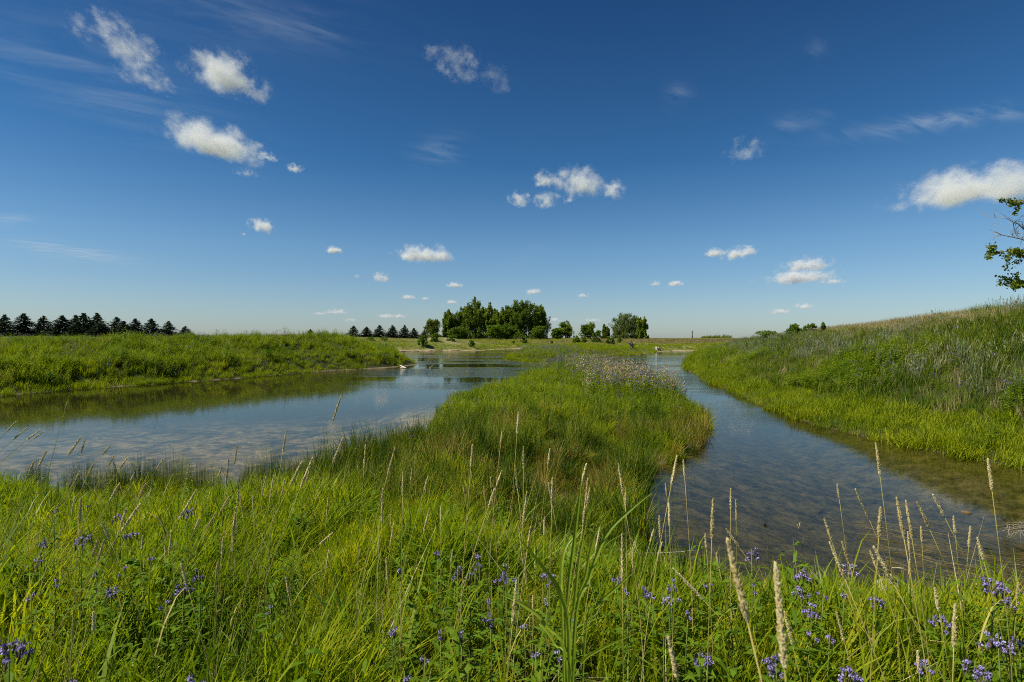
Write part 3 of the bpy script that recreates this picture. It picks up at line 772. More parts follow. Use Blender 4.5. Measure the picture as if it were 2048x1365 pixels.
    k = (sm_ > 0.5) & (bare_mask(x, y) < 0.25) & ~((y < 110) & (u > -0.2) & (u < .29) )
    x, y, sm_, u = x[k], y[k], sm_[k], u[k]
    nz = fbm(x * .02 + 3, y * .09, 3); f = RNG.random(len(x))
    gk = (sm_ < 6 + 10 * (nz - .4)) | (nz + 0.35 * (f - .5) > 0.60) | (u < -0.55)
    pkk = ~gk & (nz + 0.3 * (f - .5) < 0.5)
    dk = ~gk & ~pkk
    s = np.clip(y / 75, 1, 3.2)
    scatter('far_green_grass', S_edge, x[gk], y[gk], 1.0 * s[gk], 'green grass of the far fields and far shore', 'grass', 0.15, sclz=0.7)
    scatter('far_pink_grass', S_pink, x[pkk], y[pkk], 0.9 * s[pkk], 'pinkish tan grass of the far fields', 'grass', 0.12, sclz=0.5)
    scatter('far_dry_grass', S_dry, x[dk], y[dk], 0.9 * s[dk], 'straw-coloured grass of the far fields', 'grass', 0.12, sclz=0.5)
plant_stuff()

# ------------------------------------------------------------------ trees
def spruce_meshes(seed):
    rng = random.Random(seed); nr = np.random.default_rng(seed)
    t = MB(); t.tube([(0, 0, -0.03), (0, 0, .5), (0, 0, .97)], [0.022, 0.013, 0.003], 6)
    b = MB()
    lv = 26
    for i in range(lv):
        q = i / (lv - 1); z = 0.05 + 0.93 * q
        R = 0.47 * (1 - q) ** 0.78 * (1.0 if q > 0.06 else 0.86)
        nb = max(5, int(17 * (1 - q) + 5))
        for k in range(nb):
            a = rng.uniform(0, 6.283); r = R * rng.uniform(0.72, 1.18) + 0.012
            zz = z + rng.uniform(-.018, .018)
            d = Vector((math.cos(a), math.sin(a), 0)); s = Vector((-math.sin(a), math.cos(a), 0))
            droop = 0.10 * r + 0.02
            pts = [Vector((0, 0, zz)) + d * r * 0.25, Vector((0, 0, zz - droop)) + d * r * 0.65, Vector((0, 0, zz - droop * 0.5)) + d * r]
            w = 0.035 + 0.10 * r
            b.ribbon(pts, [w * .5, w, 0.006], s)
            m = 9
            tt = nr.random(m) ** 0.6
            c = np.array([[d.x * r * q2, d.y * r * q2, zz - droop * q2] for q2 in tt]) + nr.normal(size=(m, 3)) * np.array([.016, .016, .010])
            b.leaves(c, 0.055, nr, 0.45)
    return t.mesh('trunk', M['bark']), b.mesh('crown', M['spruce'])
SPR = [spruce_meshes(s) for s in (1, 2, 3, 4)]

def tree_from(name, tm, cm, loc, scale, rz, label, cat, group=None):
    e = empty(name, loc, rz, scale); props(e, label, cat, group)
    link(bpy.data.objects.new('trunk', tm), e); link(bpy.data.objects.new('crown', cm), e)
    return e
ORD = ['first', 'second', 'third', 'fourth', 'fifth', 'sixth', 'seventh', 'eighth', 'ninth', 'tenth', 'eleventh', 'twelfth', 'thirteenth', 'fourteenth', 'fifteenth', 'sixteenth', 'seventeenth', 'eighteenth', 'nineteenth', 'twentieth',
       'twenty-first', 'twenty-second', 'twenty-third', 'twenty-fourth', 'twenty-fifth', 'twenty-sixth', 'twenty-seventh', 'twenty-eighth', 'twenty-ninth', 'thirtieth', 'thirty-first', 'thirty-second', 'thirty-third', 'thirty-fourth', 'thirty-fifth', 'thirty-sixth', 'thirty-seventh', 'thirty-eighth', 'thirty-ninth', 'fortieth']
left_row = [(9, 630, 674, 44, 134, 'dark spruce cut by the left edge of the row over the left bank'),
            (47, 628, 675, 56, 134, 'broad dark spruce second from the left end of the left spruce row'),
            (88, 633, 675, 50, 136, 'shorter dark spruce third from the left end of the left row'),
            (125, 632, 676, 58, 134, 'wide double-topped dark spruce fourth from the left end of the left row'),
            (151, 631, 676, 40, 140, 'slim dark spruce overlapping the tall one to its right, fifth in left row'),
            (167, 627, 676, 54, 132, 'tallest dark spruce near the middle of the left row'),
            (194, 627, 676, 46, 140, 'tall dark spruce standing behind the short front one in the left row'),
            (202, 644, 680, 48, 112, 'short spruce standing in front of the left row, lowest on the meadow'),
            (233, 635, 676, 44, 138, 'dark spruce partly behind a short blue-green one in the left row'),
            (248, 643, 678, 40, 116, 'short blue-green spruce in front, right of the lowest one of left row'),
            (271, 638, 676, 42, 134, 'dark spruce third from the right end of the close left row'),
            (303, 638, 675, 42, 134, 'shapely spruce just left of the last full one of the left row'),
            (337, 643, 675, 38, 136, 'last full spruce at the right end of the left row'),
            (371, 653, 676, 34, 150, 'spruce of which only the pointed top shows over the grassy rise'),
            (621, 659, 680, 22, 225, 'lone small spruce top peeking over the middle of the left bank'),
            (707, 652, 678, 30, 222, 'spruce at the left end of the far row of seven'),
            (733, 654, 678, 30, 222, 'second spruce of the far row of seven'),
            (759, 651, 678, 31, 222, 'third spruce of the far row, one of its tallest'),
            (785, 651, 678, 31, 222, 'fourth spruce in the middle of the far row of seven'),
            (809, 651, 678, 28, 222, 'fifth spruce of the far row, close beside the fourth'),
            (828, 657, 678, 26, 222, 'sixth smaller spruce of the far row of seven'),
            (849, 660, 678, 22, 222, 'smallest spruce at the right end of the far row by the pale cottonwood')]
for i, (cx, ty, by, w, Y, lab) in enumerate(left_row):
    p = P(cx, by, Y); g = gz(p.x, Y)
    hgt = H + (HZ - ty) * Y / F - g
    wd = w * Y / F
    tm, cm = SPR[(i * 3 + i // 4) % 4]
    tree_from('spruce_tree', tm, cm, (p.x, Y, g - 0.02), (wd / 0.68, wd / 0.68, hgt * 1.02), i * 1.7, lab, 'tree', 'left spruce row' if i < 14 else 'far spruce row')

def limbs(t, rng, H_, spread, n, r0, up=0.6, start=0.2, targets=None):
    """trunk with limbs; returns the limb tips"""
    tips = []
    pts = [Vector((0, 0, -0.2))]
    for k in range(1, 7):
        pts.append(Vector((rng.gauss(0, .012) * H_, rng.gauss(0, .012) * H_, H_ * k / 6.5)))
    t.tube(pts, [r0 * (1 - 0.85 * k / 6) for k in range(7)], 7)
    for k in range(n):
        q = start + (0.92 - start) * (k + rng.random()) / n
        i = min(5, int(q * 6.5)); base = pts[i].lerp(pts[i + 1], q * 6.5 - i) if i < 6 else pts[-1]
        a = k * 2.4 + rng.uniform(-.4, .4); L = spread * rng.uniform(0.6, 1.1) * (1.1 - 0.55 * q)
        tip = base + Vector((math.cos(a) * L, math.sin(a) * L, L * up * rng.uniform(.6, 1.4)))
        mid = base.lerp(tip, .5) + Vector((0, 0, -0.06 * L))
        r = r0 * 0.35 * (1 - q * .6)
        t.tube([base, mid, tip], [r, r * .6, r * .15], 5)
        tips += [(mid, .7), (tip, 1.0)]
        for _ in range(2):
            a2 = a + rng.uniform(-1, 1); L2 = L * rng.uniform(.3, .55)
            t2 = mid + Vector((math.cos(a2) * L2, math.sin(a2) * L2, L2 * up))
            t.tube([mid, t2], [r * .5, r * .1], 4); tips.append((t2, .8))
    tips.append((pts[-1], 1.0))
    return tips

def broadleaf(seed, hgt, wid, kind):
    """kind: poplar (upright plumes), round, willow, sparse, bush"""
    rng = random.Random(seed); nr = np.random.default_rng(seed)
    t = MB(); b = MB()
    if kind == 'poplar':
        hgt *= .94
        tips = limbs(t, rng, hgt * 0.8, wid * 0.42, 12, hgt * 0.02, up=1.5, start=0.12)
        cl = []
        for p, s in tips:
            for k in range(3):
                q = p + Vector((rng.gauss(0, wid * .05), rng.gauss(0, wid * .05), rng.uniform(-.02, .10) * hgt))
                cl.append((q, wid * rng.uniform(.045, .075), hgt * rng.uniform(.06, .11)))
        for k in range(105):
            a = rng.uniform(0, 6.283); z = rng.uniform(0.02, 0.84) * hgt; r = wid * rng.uniform(.10, .50) * (1 - 0.35 * (z / hgt) ** 2)
            cl.append((Vector((r * math.cos(a), r * math.sin(a), z)), wid * rng.uniform(.05, .085), hgt * rng.uniform(.07, .115)))
        per, lf = 60, 0.42
    elif kind == 'round':
        tips = limbs(t, rng, hgt * 0.7, wid * 0.4, 9, hgt * 0.025, up=.7, start=0.2); cl = []
        for p, s in tips:
            for k in range(2):
                q = p + Vector((rng.gauss(0, wid * .06), rng.gauss(0, wid * .06), rng.uniform(-.04, .08) * hgt))
                cl.append((q, wid * rng.uniform(.08, .15), hgt * rng.uniform(.06, .11)))
        for k in range(30):
            a = rng.uniform(0, 6.283); z = rng.uniform(0.04, 0.85) * hgt; r = wid * rng.uniform(.1, .42) * math.sin(min(1, z / hgt + .25) * 2.6)
            cl.append((Vector((r * math.cos(a), r * math.sin(a), z)), wid * rng.uniform(.09, .15), hgt * rng.uniform(.07, .12)))
        per, lf = 58, 0.36
    elif kind == 'willow':
        tips = limbs(t, rng, hgt * 0.75, wid * 0.45, 12, hgt * 0.03, up=.8, start=0.1); cl = []
        for k in range(250):
            a = rng.uniform(0, 6.283); e = math.asin(rng.random() ** 1.1); r = rng.uniform(.45, 1.0)
            q = Vector((math.cos(a) * math.cos(e) * wid * .5 * r, math.sin(a) * math.cos(e) * wid * .5 * r, hgt * (0.05 + 0.92 * math.sin(e) * r)))
            cl.append((q, wid * rng.uniform(.035, .06), hgt * rng.uniform(.06, .12)))
        for p, s in tips: cl.append((p, wid * .07, hgt * .09))
        per, lf = 80, 0.26
    elif kind == 'sparse':
        tips = limbs(t, rng, hgt * 0.88, wid * 0.42, 13, hgt * 0.018, up=1.3, start=0.15); cl = []
        for p, s in tips:
            if rng.random() < .75: cl.append((p, wid * .09, hgt * .06))
        per, lf = 22, 0.26
    else:  # bush
        t.tube([(0, 0, -.1), (wid * .05, 0, hgt * .5)], [hgt * .03, hgt * .01], 5)
        for k in range(7):
            a = k * .9 + rng.random(); t.tube([(0, 0, 0), (math.cos(a) * wid * .35, math.sin(a) * wid * .35, hgt * rng.uniform(.5, .85))], [hgt * .02, hgt * .006], 4)
        cl = []
        for k in range(34):
            a = rng.uniform(0, 6.283); z = rng.uniform(.04, .88); r = wid * .50 * math.sqrt(rng.random()) * (1.0 - 0.62 * z * z)
            cl.append((Vector((r * math.cos(a), r * math.sin(a), z * hgt)), wid * rng.uniform(.07, .14), hgt * rng.uniform(.06, .13)))
        per, lf = 60, min(0.22, 0.085 * hgt)
    for c, rx, rz in cl:
        d = nr.normal(size=(per, 3)); d /= np.linalg.norm(d, axis=1)[:, None]
        d *= (nr.random(per) ** 0.4)[:, None] * np.array([rx, rx, rz]) * 1.15
        b.leaves(np.array(c)[None, :] + d, lf, nr, 0.7)
    return t, b

def foot_depth(cx, by, y0, y1):
    ys = np.linspace(y0, y1, 400); xs = (cx - 1024) * ys / F
    z = ground(xs, ys)[0]; pr = HZ - (z - H) * F / ys
    k = np.nonzero(pr <= by)[0]
    return float(ys[k[0]]) if len(k) else float(ys[np.nonzero(pr <= pr.min() + 7)[0][0]])
def add_tree(name, seed, cx, ty, by, w, Y, kind, mat, label, cat='tree', group=None, bark='bark', lean=0.0):
    if cat == 'bush' and seed < 79:
        yy = foot_depth(cx, by, 20 if seed >= 75 else 70, 70 if seed >= 75 else 240)
        if yy: Y = yy
    p = P(cx, by, Y); g = gz(p.x, Y)
    hgt = max(H + (HZ - ty) * Y / F - g, 1.0 if seed in (75, 76, 77, 78) else 0.4); wid = w * Y / F
    t, b = broadleaf(seed, hgt, wid, kind)
    e = empty(name, (p.x, Y, g - 0.03), seed * 1.3); props(e, label, cat, group)
    if lean: e.rotation_euler = (0, lean, 0)
    t.build('trunk', M[bark], e, True); b.build('crown', M[mat], e)
    return e
G1 = 'tall trees of the grove beyond the far shore'
add_tree('cottonwood_tree', 21, 866, 628, 679, 36, 176, 'round', 'cotton', 'pale yellow-green cottonwood standing apart at the left end of the grove', 'tree', G1)
for sdd, cx, ty, w, Y, lab in [
    (31, 899, 625, 30, 180, 'dark poplar at the left end of the dense part of the grove'),
    (32, 925, 616, 32, 184, 'poplar second from the left in the dense grove, rising to the right'),
    (33, 948, 608, 44, 178, 'tall broad poplar forming the peak of the left half of the grove'),
    (34, 976, 617, 32, 186, 'dark poplar just right of the left peak of the grove'),
    (35, 998, 617, 28, 182, 'lower poplar in the dip between the two peaks of the grove'),
    (36, 1022, 608, 34, 180, 'poplar on the left shoulder of the highest peak of the grove'),
    (37, 1048, 601, 46, 178, 'tallest poplar in the grove with ragged upright plumes'),
    (38, 1078, 608, 34, 182, 'tall poplar at the right end of the dense grove, leaning right')]:
    add_tree('poplar_tree', sdd, cx, ty, 682, w * 1.25, Y, 'poplar', 'poplar', lab, 'tree', G1)
for sdd, cx, ty, w, Y, lab in [(41, 990, 648, 44, 170, 'low bright green willow bush tree under the left-hand poplars'), (42, 1015, 646, 40, 172, 'low bright green tree under the middle of the grove'),
                               (43, 1075, 652, 34, 172, 'low round green tree at the foot of the rightmost poplar'), (44, 915, 650, 44, 174, 'low round tree at the foot of the left-hand poplars')]:
    add_tree('understory_tree', sdd, cx, ty, 682, w, Y, 'round', 'shrub', lab, 'tree', 'low trees at the foot of the grove')
add_tree('dying_tree', 45, 1095, 634, 682, 24, 180, 'sparse', 'greyleaf', 'thin greyish half-dead tree just right of the grove', 'tree', bark='greybark')
add_tree('small_tree', 46, 1131, 642, 682, 38, 182, 'round', 'poplar', 'small round tree right of the greyish half-dead one', 'tree', 'small trees between the grove and the willow')
add_tree('dead_top_tree', 47, 1134, 636, 682, 18, 184, 'sparse', 'greyleaf', 'bare twiggy dead tree top above the small round tree', 'tree', bark='greybark')
add_tree('small_tree', 48, 1176, 645, 683, 38, 170, 'round', 'poplar', 'dark small tree midway between grove and big willow', 'tree', 'small trees between the grove and the willow')
add_tree('small_tree', 49, 1112, 655, 682, 24, 176, 'round', 'shrub', 'low bright green tree beside the greyish half-dead one', 'tree', 'small trees between the grove and the willow')
add_tree('small_tree', 50, 1212, 652, 681, 16, 178, 'poplar', 'poplar', 'slim small tree just left of the big willow', 'tree', 'small trees between the grove and the willow')
add_tree('willow_tree', 51, 1252, 626, 680, 66, 176, 'willow', 'willow', 'big round grey-green willow standing right of the grove')
add_tree('side_tree', 52, 1284, 634, 680, 26, 172, 'poplar', 'poplar', 'darker green tree leaning out at the right side of the big willow')

for sdd, cx, ty, by, w, Y, mt, lab in [
    (61, 845, 669, 693, 24, 124, 'shrub', 'upright green bush on the left flank of the sandy mound'), (62, 869, 665, 686, 22, 142, 'shrub', 'bright green bush on top of the sandy mound'),
    (63, 902, 669, 686, 26, 146, 'shrub', 'round green bush right of the top of the sandy mound'), (64, 943, 679, 694, 14, 128, 'shrub', 'small bush on the far shore right of the sandy mound'),
    (65, 768, 673, 684, 20, 150, 'edgeb', 'pale green low bush behind the tip of the left bank'), (66, 742, 673, 684, 22, 150, 'edgeb', 'paler low bush behind the left bank, under the spruces'),
    (67, 1048, 670, 688, 14, 132, 'shrub', 'small lone tree-shaped bush in the far field before the tallest poplar'), (68, 1152, 668, 688, 16, 102, 'shrub', 'left bush of the pair on the spit behind the thistles'),
    (69, 1168, 674, 688, 16, 98, 'shrub', 'lower right bush of the pair on the spit behind the thistles'), (70, 1194, 660, 687, 26, 100, 'shrub', 'tallest dark green bush in the middle of the spit'),
    (71, 1220, 672, 690, 20, 92, 'shrub', 'wind-combed bright bush right of the tallest one on the spit'), (72, 1240, 676, 687, 12, 105, 'shrub', 'smallest round bush at the right of the spit bushes'),
    (73, 1027, 681, 689, 8, 120, 'shrub', 'tiny dark bush in the far field left of the lone small tree'), (74, 1103, 681, 690, 6, 112, 'shrub', 'tiny dark bush in the far field right of the lone small tree'),
    (75, 1532, 659, 676, 60, 33, 'shrub', 'wide low bush at the left of the hillside bushes'), (76, 1590, 645, 670, 34, 29.5, 'shrub', 'tallest bush of those on the crest of the right hill'),
    (77, 1620, 655, 671, 28, 28.5, 'shrub', 'bush touching the right side of the tallest hillside one'), (78, 1646, 650, 662, 14, 29, 'shrub', 'slim small bush at the right end of the hillside bushes'),
    (79, 1393, 675, 681, 8, 320, 'poplar', 'tiny round distant tree right beside the utility pole')]:
    add_tree('bush', sdd, cx, ty, by, w, Y, 'bush', 'shrub' if mt == 'edgeb' else mt, lab, 'bush', 'bushes on the far side' if sdd < 75 else 'bushes on the right hill')
# distant line of trees on the horizon, right
b = MB(); nr = np.random.default_rng(5)
for k in range(30):
    cx = 1404 + k * 1.9; Y = 620
    p = P(cx, 681, Y); hh = random.uniform(2.2, 3.9) * (0.6 if k < 4 else 1)
    c = nr.normal(size=(90, 3)) * np.array([1.0, 1.0, hh * .3]) + np.array([p.x, Y + random.uniform(-6, 6), 2.6 + hh * .5])
    b.leaves(c, 0.9, nr, 0.8)
props(b.build('treeline', M['poplar']), 'low dark line of trees on the horizon beyond the right hill', 'treeline', kind='stuff')

# big tree on the hill, right edge: trunk is outside the picture, limbs reach in
def near_tree():
    Y = 22.0
    B = Vector(((2330 - 1024) * Y / F, Y, 0)); B.z = gz(B.x, Y) - .05
    e = empty('hill_tree', B); props(e, 'tree reaching in over the right hill with leafy sprays and bare dead twigs', 'tree')
    rng = random.Random(8); nr = np.random.default_rng(8)
    L = lambda px, py, dy=0: P(px, py, Y + dy) - B
    t = MB(); trunk = [Vector((0, 0, 0)), L(2335, 520), L(2322, 380), L(2340, 240), L(2330, 120)]
    t.tube(trunk, [.26, .2, .15, .09, .03], 10)
    main = [([L(2330, 500), L(2180, 508), L(2090, 512), L(2040, 508), L(1985, 502)], .06, 'leaf'),
            ([L(2330, 540), L(2200, 560), L(2100, 562), L(2040, 566), L(2018, 572)], .05, 'leaf'),
            ([L(2325, 420), L(2190, 400), L(2110, 395), L(2060, 400), L(2030, 408)], .06, 'leaf'),
            ([L(2330, 480), L(2180, 492), L(2090, 486), L(2045, 478), L(2000, 470), L(1985, 464)], .045, 'bare'),
            ([L(2325, 500), L(2150, 500), L(2075, 475), L(2045, 447), L(2020, 435), L(1996, 428)], .04, 'bare'),
            ([L(2150, 500), L(2080, 478), L(2055, 450), L(2038, 425), L(2028, 412)], .03, 'bare'),
            ([L(2180, 492), L(2090, 475), L(2040, 465), L(2004, 452)], .025, 'bare'),
            ([L(2330, 300), L(2230, 280), L(2150, 300), L(2110, 330)], .06, 'leaf'),
            ([L(2330, 250), L(2430, 200), L(2500, 220)], .06, 'leaf'), ([L(2330, 400), L(2450, 380), L(2550, 400)], .06, 'leaf'), ([L(2330, 180), L(2250, 140), L(2200, 150)], .05, 'leaf'), ([L(2330, 500), L(2440, 500), L(2560, 520)], .06, 'leaf')]
    deadm = MB(); lf = MB()
    for pts, r, kind in main:
        m = t if kind == 'leaf' else deadm
        n = len(pts)
        pts = [p + Vector((0, rng.uniform(-.5, .5) if 0 < i else 0, 0)) for i, p in enumerate(pts)]
        m.tube(pts, [r * (1 - .88 * i / (n - 1)) for i in range(n)], 6)
        for i in range(1, n):
            seg = pts[i] - pts[i - 1]
            for k in range(int(max(2, seg.length / (0.13 if kind == 'leaf' else .10)))):
                q = pts[i - 1].lerp(pts[i], rng.random())
                if i < 2 and kind == 'bare': continue
                d = seg.normalized() * rng.uniform(.3, 1.0) + Vector((rng.gauss(0, .25), rng.gauss(0, .7), rng.gauss(0.35 if kind == 'bare' else -.05, .5)))
                l2 = rng.uniform(.25, .75) if kind == 'leaf' else rng.uniform(.15, .5)
                tip = q + d.normalized() * l2
                m.tube([q, q.lerp(tip, .5) + Vector((0, 0, .02)), tip], [.008, .006, .002], 4)
                if kind == 'leaf':
                    c = []
                    for s in range(60):
                        f = rng.random() ** 0.7; c.append(tuple(q.lerp(tip, f) + Vector((rng.gauss(0, .06), rng.gauss(0, .06), rng.gauss(-.02, .06)))))
                    lf.leaves(np.array(c), 0.10, nr, 0.7)
                else:
                    for s in range(2):
                        q2 = q.lerp(tip, rng.uniform(.3, .9)); d2 = (d.normalized() + Vector((rng.gauss(0, .4), rng.gauss(0, .4), rng.gauss(.1, .4)))).normalized()
                        m.tube([q2, q2 + d2 * rng.uniform(.1, .28)], [.004, .0015], 3)
    t.build('trunk', M['bark'], e, True); o = deadm.build('dead_limb', M['greybark'], e); o['label'] = 'bare grey-brown dead twigs'
    lf.build('crown', M['oak'], e)
near_tree()

# ------------------------------------------------------------------ small built things far off
def pole():
    Y = 300; p = P(1384.5, 679, Y); g = gz(p.x, Y)
    e = empty('utility_pole', (p.x, Y, g)); props(e, 'thin dark wooden utility pole standing alone on the horizon', 'utility pole')
    hh = H + (HZ - 661.5) * Y / F - g
    b = MB(); b.tube([(0, 0, -.2), (0, 0, hh)], [.32, .24], 8); b.build('pole', M['polewood'], e, True)
    b = MB(); b.box((0, -.28, hh - .7), (.55, .07, .09)); b.build('crossarm', M['polewood'], e)
pole()
def outlet():
    Y = 114; p = P(1315.5, 703, Y); g = 0.0
    e = empty('outlet_box', (p.x, Y, g - .1), 0.3); props(e, 'small pale weathered outlet box at the end of the right channel', 'outlet box')
    b = MB()
    b.box((-.28, 0, .5), (.10, .4, .55)); b.build('side_wall', M['concrete'], e)
    b = MB(); b.box((.12, .02, .45), (.10, .4, .50), 0, .05); b.build('side_wall', M['concrete'], e)
    b = MB(); b.box((-.08, .15, .42), (.12, .2, .42)); b.build('gate', M['dark'], e)
    b = MB(); b.box((.38, .1, .36), (.15, .3, .38)); b.build('side_box', M['dark'], e)
    b = MB(); b.box((-.60, .0, .78), (.22, .05, .06)); b.build('rail', M['concrete'], e)
outlet()
def stump():
    Y = 99; p = P(1263, 691, Y); g = gz(p.x, Y) + .25
    e = empty('root_stump', (p.x, Y, g)); props(e, 'dark upturned root stump with spiky dead roots on the spit', 'stump')
    b = MB(); b.tube([(0, 0, -.3), (.03, 0, .4), (-.02, 0, .95), (-.06, 0, 1.3)], [.42, .3, .14, .04], 7); b.build('bole', M['bark'], e)
    rng = random.Random(3)
    for k in range(11):
        a = k * .6 + rng.random() * .3; l = rng.uniform(.7, 1.3); up = rng.uniform(.0, .9)
        b = MB(); b.tube([(0, 0, .2), (math.cos(a) * l * .5, math.sin(a) * l * .5, .3 + up * .6), (math.cos(a) * l, math.sin(a) * l, .15 + up)], [.12, .07, .02], 5)
        b.build('root', M['greybark'] if k % 3 == 0 else M['bark'], e)
stump()
def log():
    a = P(792, 729, 53); c = P(812, 736.6, 49.5); f = P(798, 738, 51.2); g = P(799, 731, 51.8)
    e = empty('bleached_log', a); props(e, 'bleached white broken branch propped up at the tip of the left bank', 'branch')
    b = MB(); b.tube([(0, 0, 0), (c - a) * .5 + Vector((0, 0, .02)), c - a], [.05, .06, .05], 7); b.build('branch_stem', M['bleached'], e, True)
    b = MB(); b.tube([g - a, f - a], [.04, .03], 6); b.build('prop', M['bleached'], e, True)
log()
def stick(name, pts, r, mat, label, cat='stick', group=None, fork=None):
    o = Vector(pts[0]); b = MB(); n = len(pts)
    b.tube([Vector(p) - o for p in pts], [r * (1 - .6 * i / (n - 1)) for i in range(n)], 6)
    if fork: b.tube([Vector(p) - o for p in fork], [r * .7, r * .3], 5)
    ob = b.build(name, M[mat], None, True); ob.location = o; props(ob, label, cat, group)
stick('floating_stick', [P(859, 737, 49), P(863, 734, 49.5), P(867, 730.5, 50)], .05, 'greybark', 'short grey stick poking from the water right of the white branch')
stick('forked_twig', [P(303, 853, 16.4), P(306, 856, 16.2), P(311, 850, 16.3)], .012, 'bark', 'tiny forked dark twig sticking out of the open left water', fork=[P(304, 855, 16.3), P(311, 860, 15.8)])
stick('floating_branch', [Vector((*W(1276, 1114), .03)), Vector((*W(1310, 1113), .03)), Vector((*W(1355, 1109), .02)), Vector((*W(1402, 1106), .03))], .014, 'greybark', 'long thin grey branch lying in the water before the near bank')
stick('floating_branch', [Vector((*W(1785, 1140), .02)), Vector((*W(1805, 1143), .03)), Vector((*W(1820, 1144), .01))], .010, 'straw', 'short pale stick floating beside the pale rock')
stick('sunken_stick', [Vector((*W(1595, 1052), .0)), Vector((*W(1601, 1048), .02)), Vector((*W(1598, 1058), .0))], .008, 'straw', 'tiny curled straw afloat in the middle of the right channel')

def rock(name, loc, sc, mat, label, seed, cat='rock'):
    import bmesh
    bm = bmesh.new(); bmesh.ops.create_icosphere(bm, subdivisions=3, radius=1)
    r = np.random.default_rng(seed); dirs = r.normal(size=(9, 3)); dirs /= np.linalg.norm(dirs, axis=1)[:, None]; off = r.uniform(.62, .95, 9)
    for v in bm.verts:
        p = np.array(v.co); n = p / np.linalg.norm(p); k = 1.0
        for d, o_ in zip(dirs, off):
            dd = n @ d
            if dd > 1e-3: k = min(k, o_ / dd)
        v.co = Vector(n * k)
    me = bpy.data.meshes.new(name); bm.to_mesh(me); bm.free(); me.materials.append(M[mat])
    o = link(bpy.data.objects.new(name, me)); o.location = loc; o.scale = sc; o.rotation_euler = (0, 0, seed); props(o, label, cat)
rp = W(1775, 1168, .12)
rock('pale_rock', (rp[0], rp[1], .06), (.17, .12, .09), 'stone', 'pale rounded rock at the water edge among the near grass', 4)
rp = W(1934, 1026)
rock('brown_rock', (rp[0], rp[1], .0), (.065, .05, .028), 'brownstone', 'small brown stone breaking the surface of the right channel', 6)
rp = W(1531, 1052)
rock('dark_clod', (rp[0], rp[1], .01), (.032, .02, .022), 'dark', 'tiny black clod floating in the right channel', 7, 'clod')

def brush():
    """dead white twigs reaching over the water at the right edge"""
    o = P(2095, 1075, 7.0); e = empty('dead_brush', o); props(e, 'bleached dead twigs arching into the picture over the right water edge', 'brush')
    rng = random.Random(12); n = 0
    for tx, ty in [(1986, 1053), (2008, 1047), (1990, 1066), (2020, 1057), (2016, 1072), (2032, 1045), (2036, 1070), (2000, 1058)]:
        T = P(tx, ty, 7.0 + rng.uniform(-.5, .5)) - o
        b = MB(); m = T * .5 + Vector((0, 0, .09))
        b.tube([(0, 0, -.35), m * .5, m, T * .8 + Vector((0, 0, .04)), T], [.006, .0045, .0035, .0025, .001], 5)
        for k in range(3):
            q = T * rng.uniform(.4, .9) + Vector((0, 0, .05)); b.tube([q, q + Vector((rng.uniform(-.12, .02), rng.uniform(-.1, .1), rng.uniform(-.12, .1)))], [.003, .001], 4)
        b.build('twig', M['greybark'], e)
brush()
def matted():
    rng = random.Random(44); b = MB()
    for _ in range(190):
        px = rng.uniform(1700, 2120); py = 1060 + (px - 1700) * rng.uniform(.1, .30) + rng.gauss(20, 38)
        if py < 1040: continue
        x, y = W(px, py); a = math.radians(rng.gauss(-38, 16)); L = rng.uniform(.15, .7)
        d = Vector((math.cos(a), math.sin(a), rng.uniform(-.01, .05))); p = Vector((x, y, rng.uniform(.006, .03)))
        b.tube([p, p + d * L * .5 + Vector((0, rng.gauss(0, .02), .01)), p + d * L], [.0028, .0026, .001], 3, False)
    props(b.build('matted_reeds', M['thatch']), 'matted dead brown reed stems lying on the water at the lower right', 'dead reeds', kind='stuff')
    b = MB(); nr = np.random.default_rng(9)
    for _ in range(260):
        px = rng.uniform(80, 1000); py = rng.uniform(760, 940) 
        x, y = W(px, py)
        s = float(ground(np.array([x]), np.array([y]))[1][0]); s2 = float(ground(np.array([x]), np.array([y]))[2][0])
        if max(s, s2) > -.2 or rng.random() > .25 + .6 * (max(s, s2) > -1.6): continue
        r = rng.uniform(.01, .035); a = rng.uniform(0, 6.28)
        v = [(x + r * rng.uniform(.6, 1.6) * math.cos(a + k * 1.05), y + r * rng.uniform(.5, 1.2) * math.sin(a + k * 1.05), .006) for k in range(6)]
        b.add(v, [tuple(range(6))])
    props(b.build('floating_weed', M['thatch']), 'small specks of weed and debris floating on the left water', 'floating weed', kind='stuff')
matted()

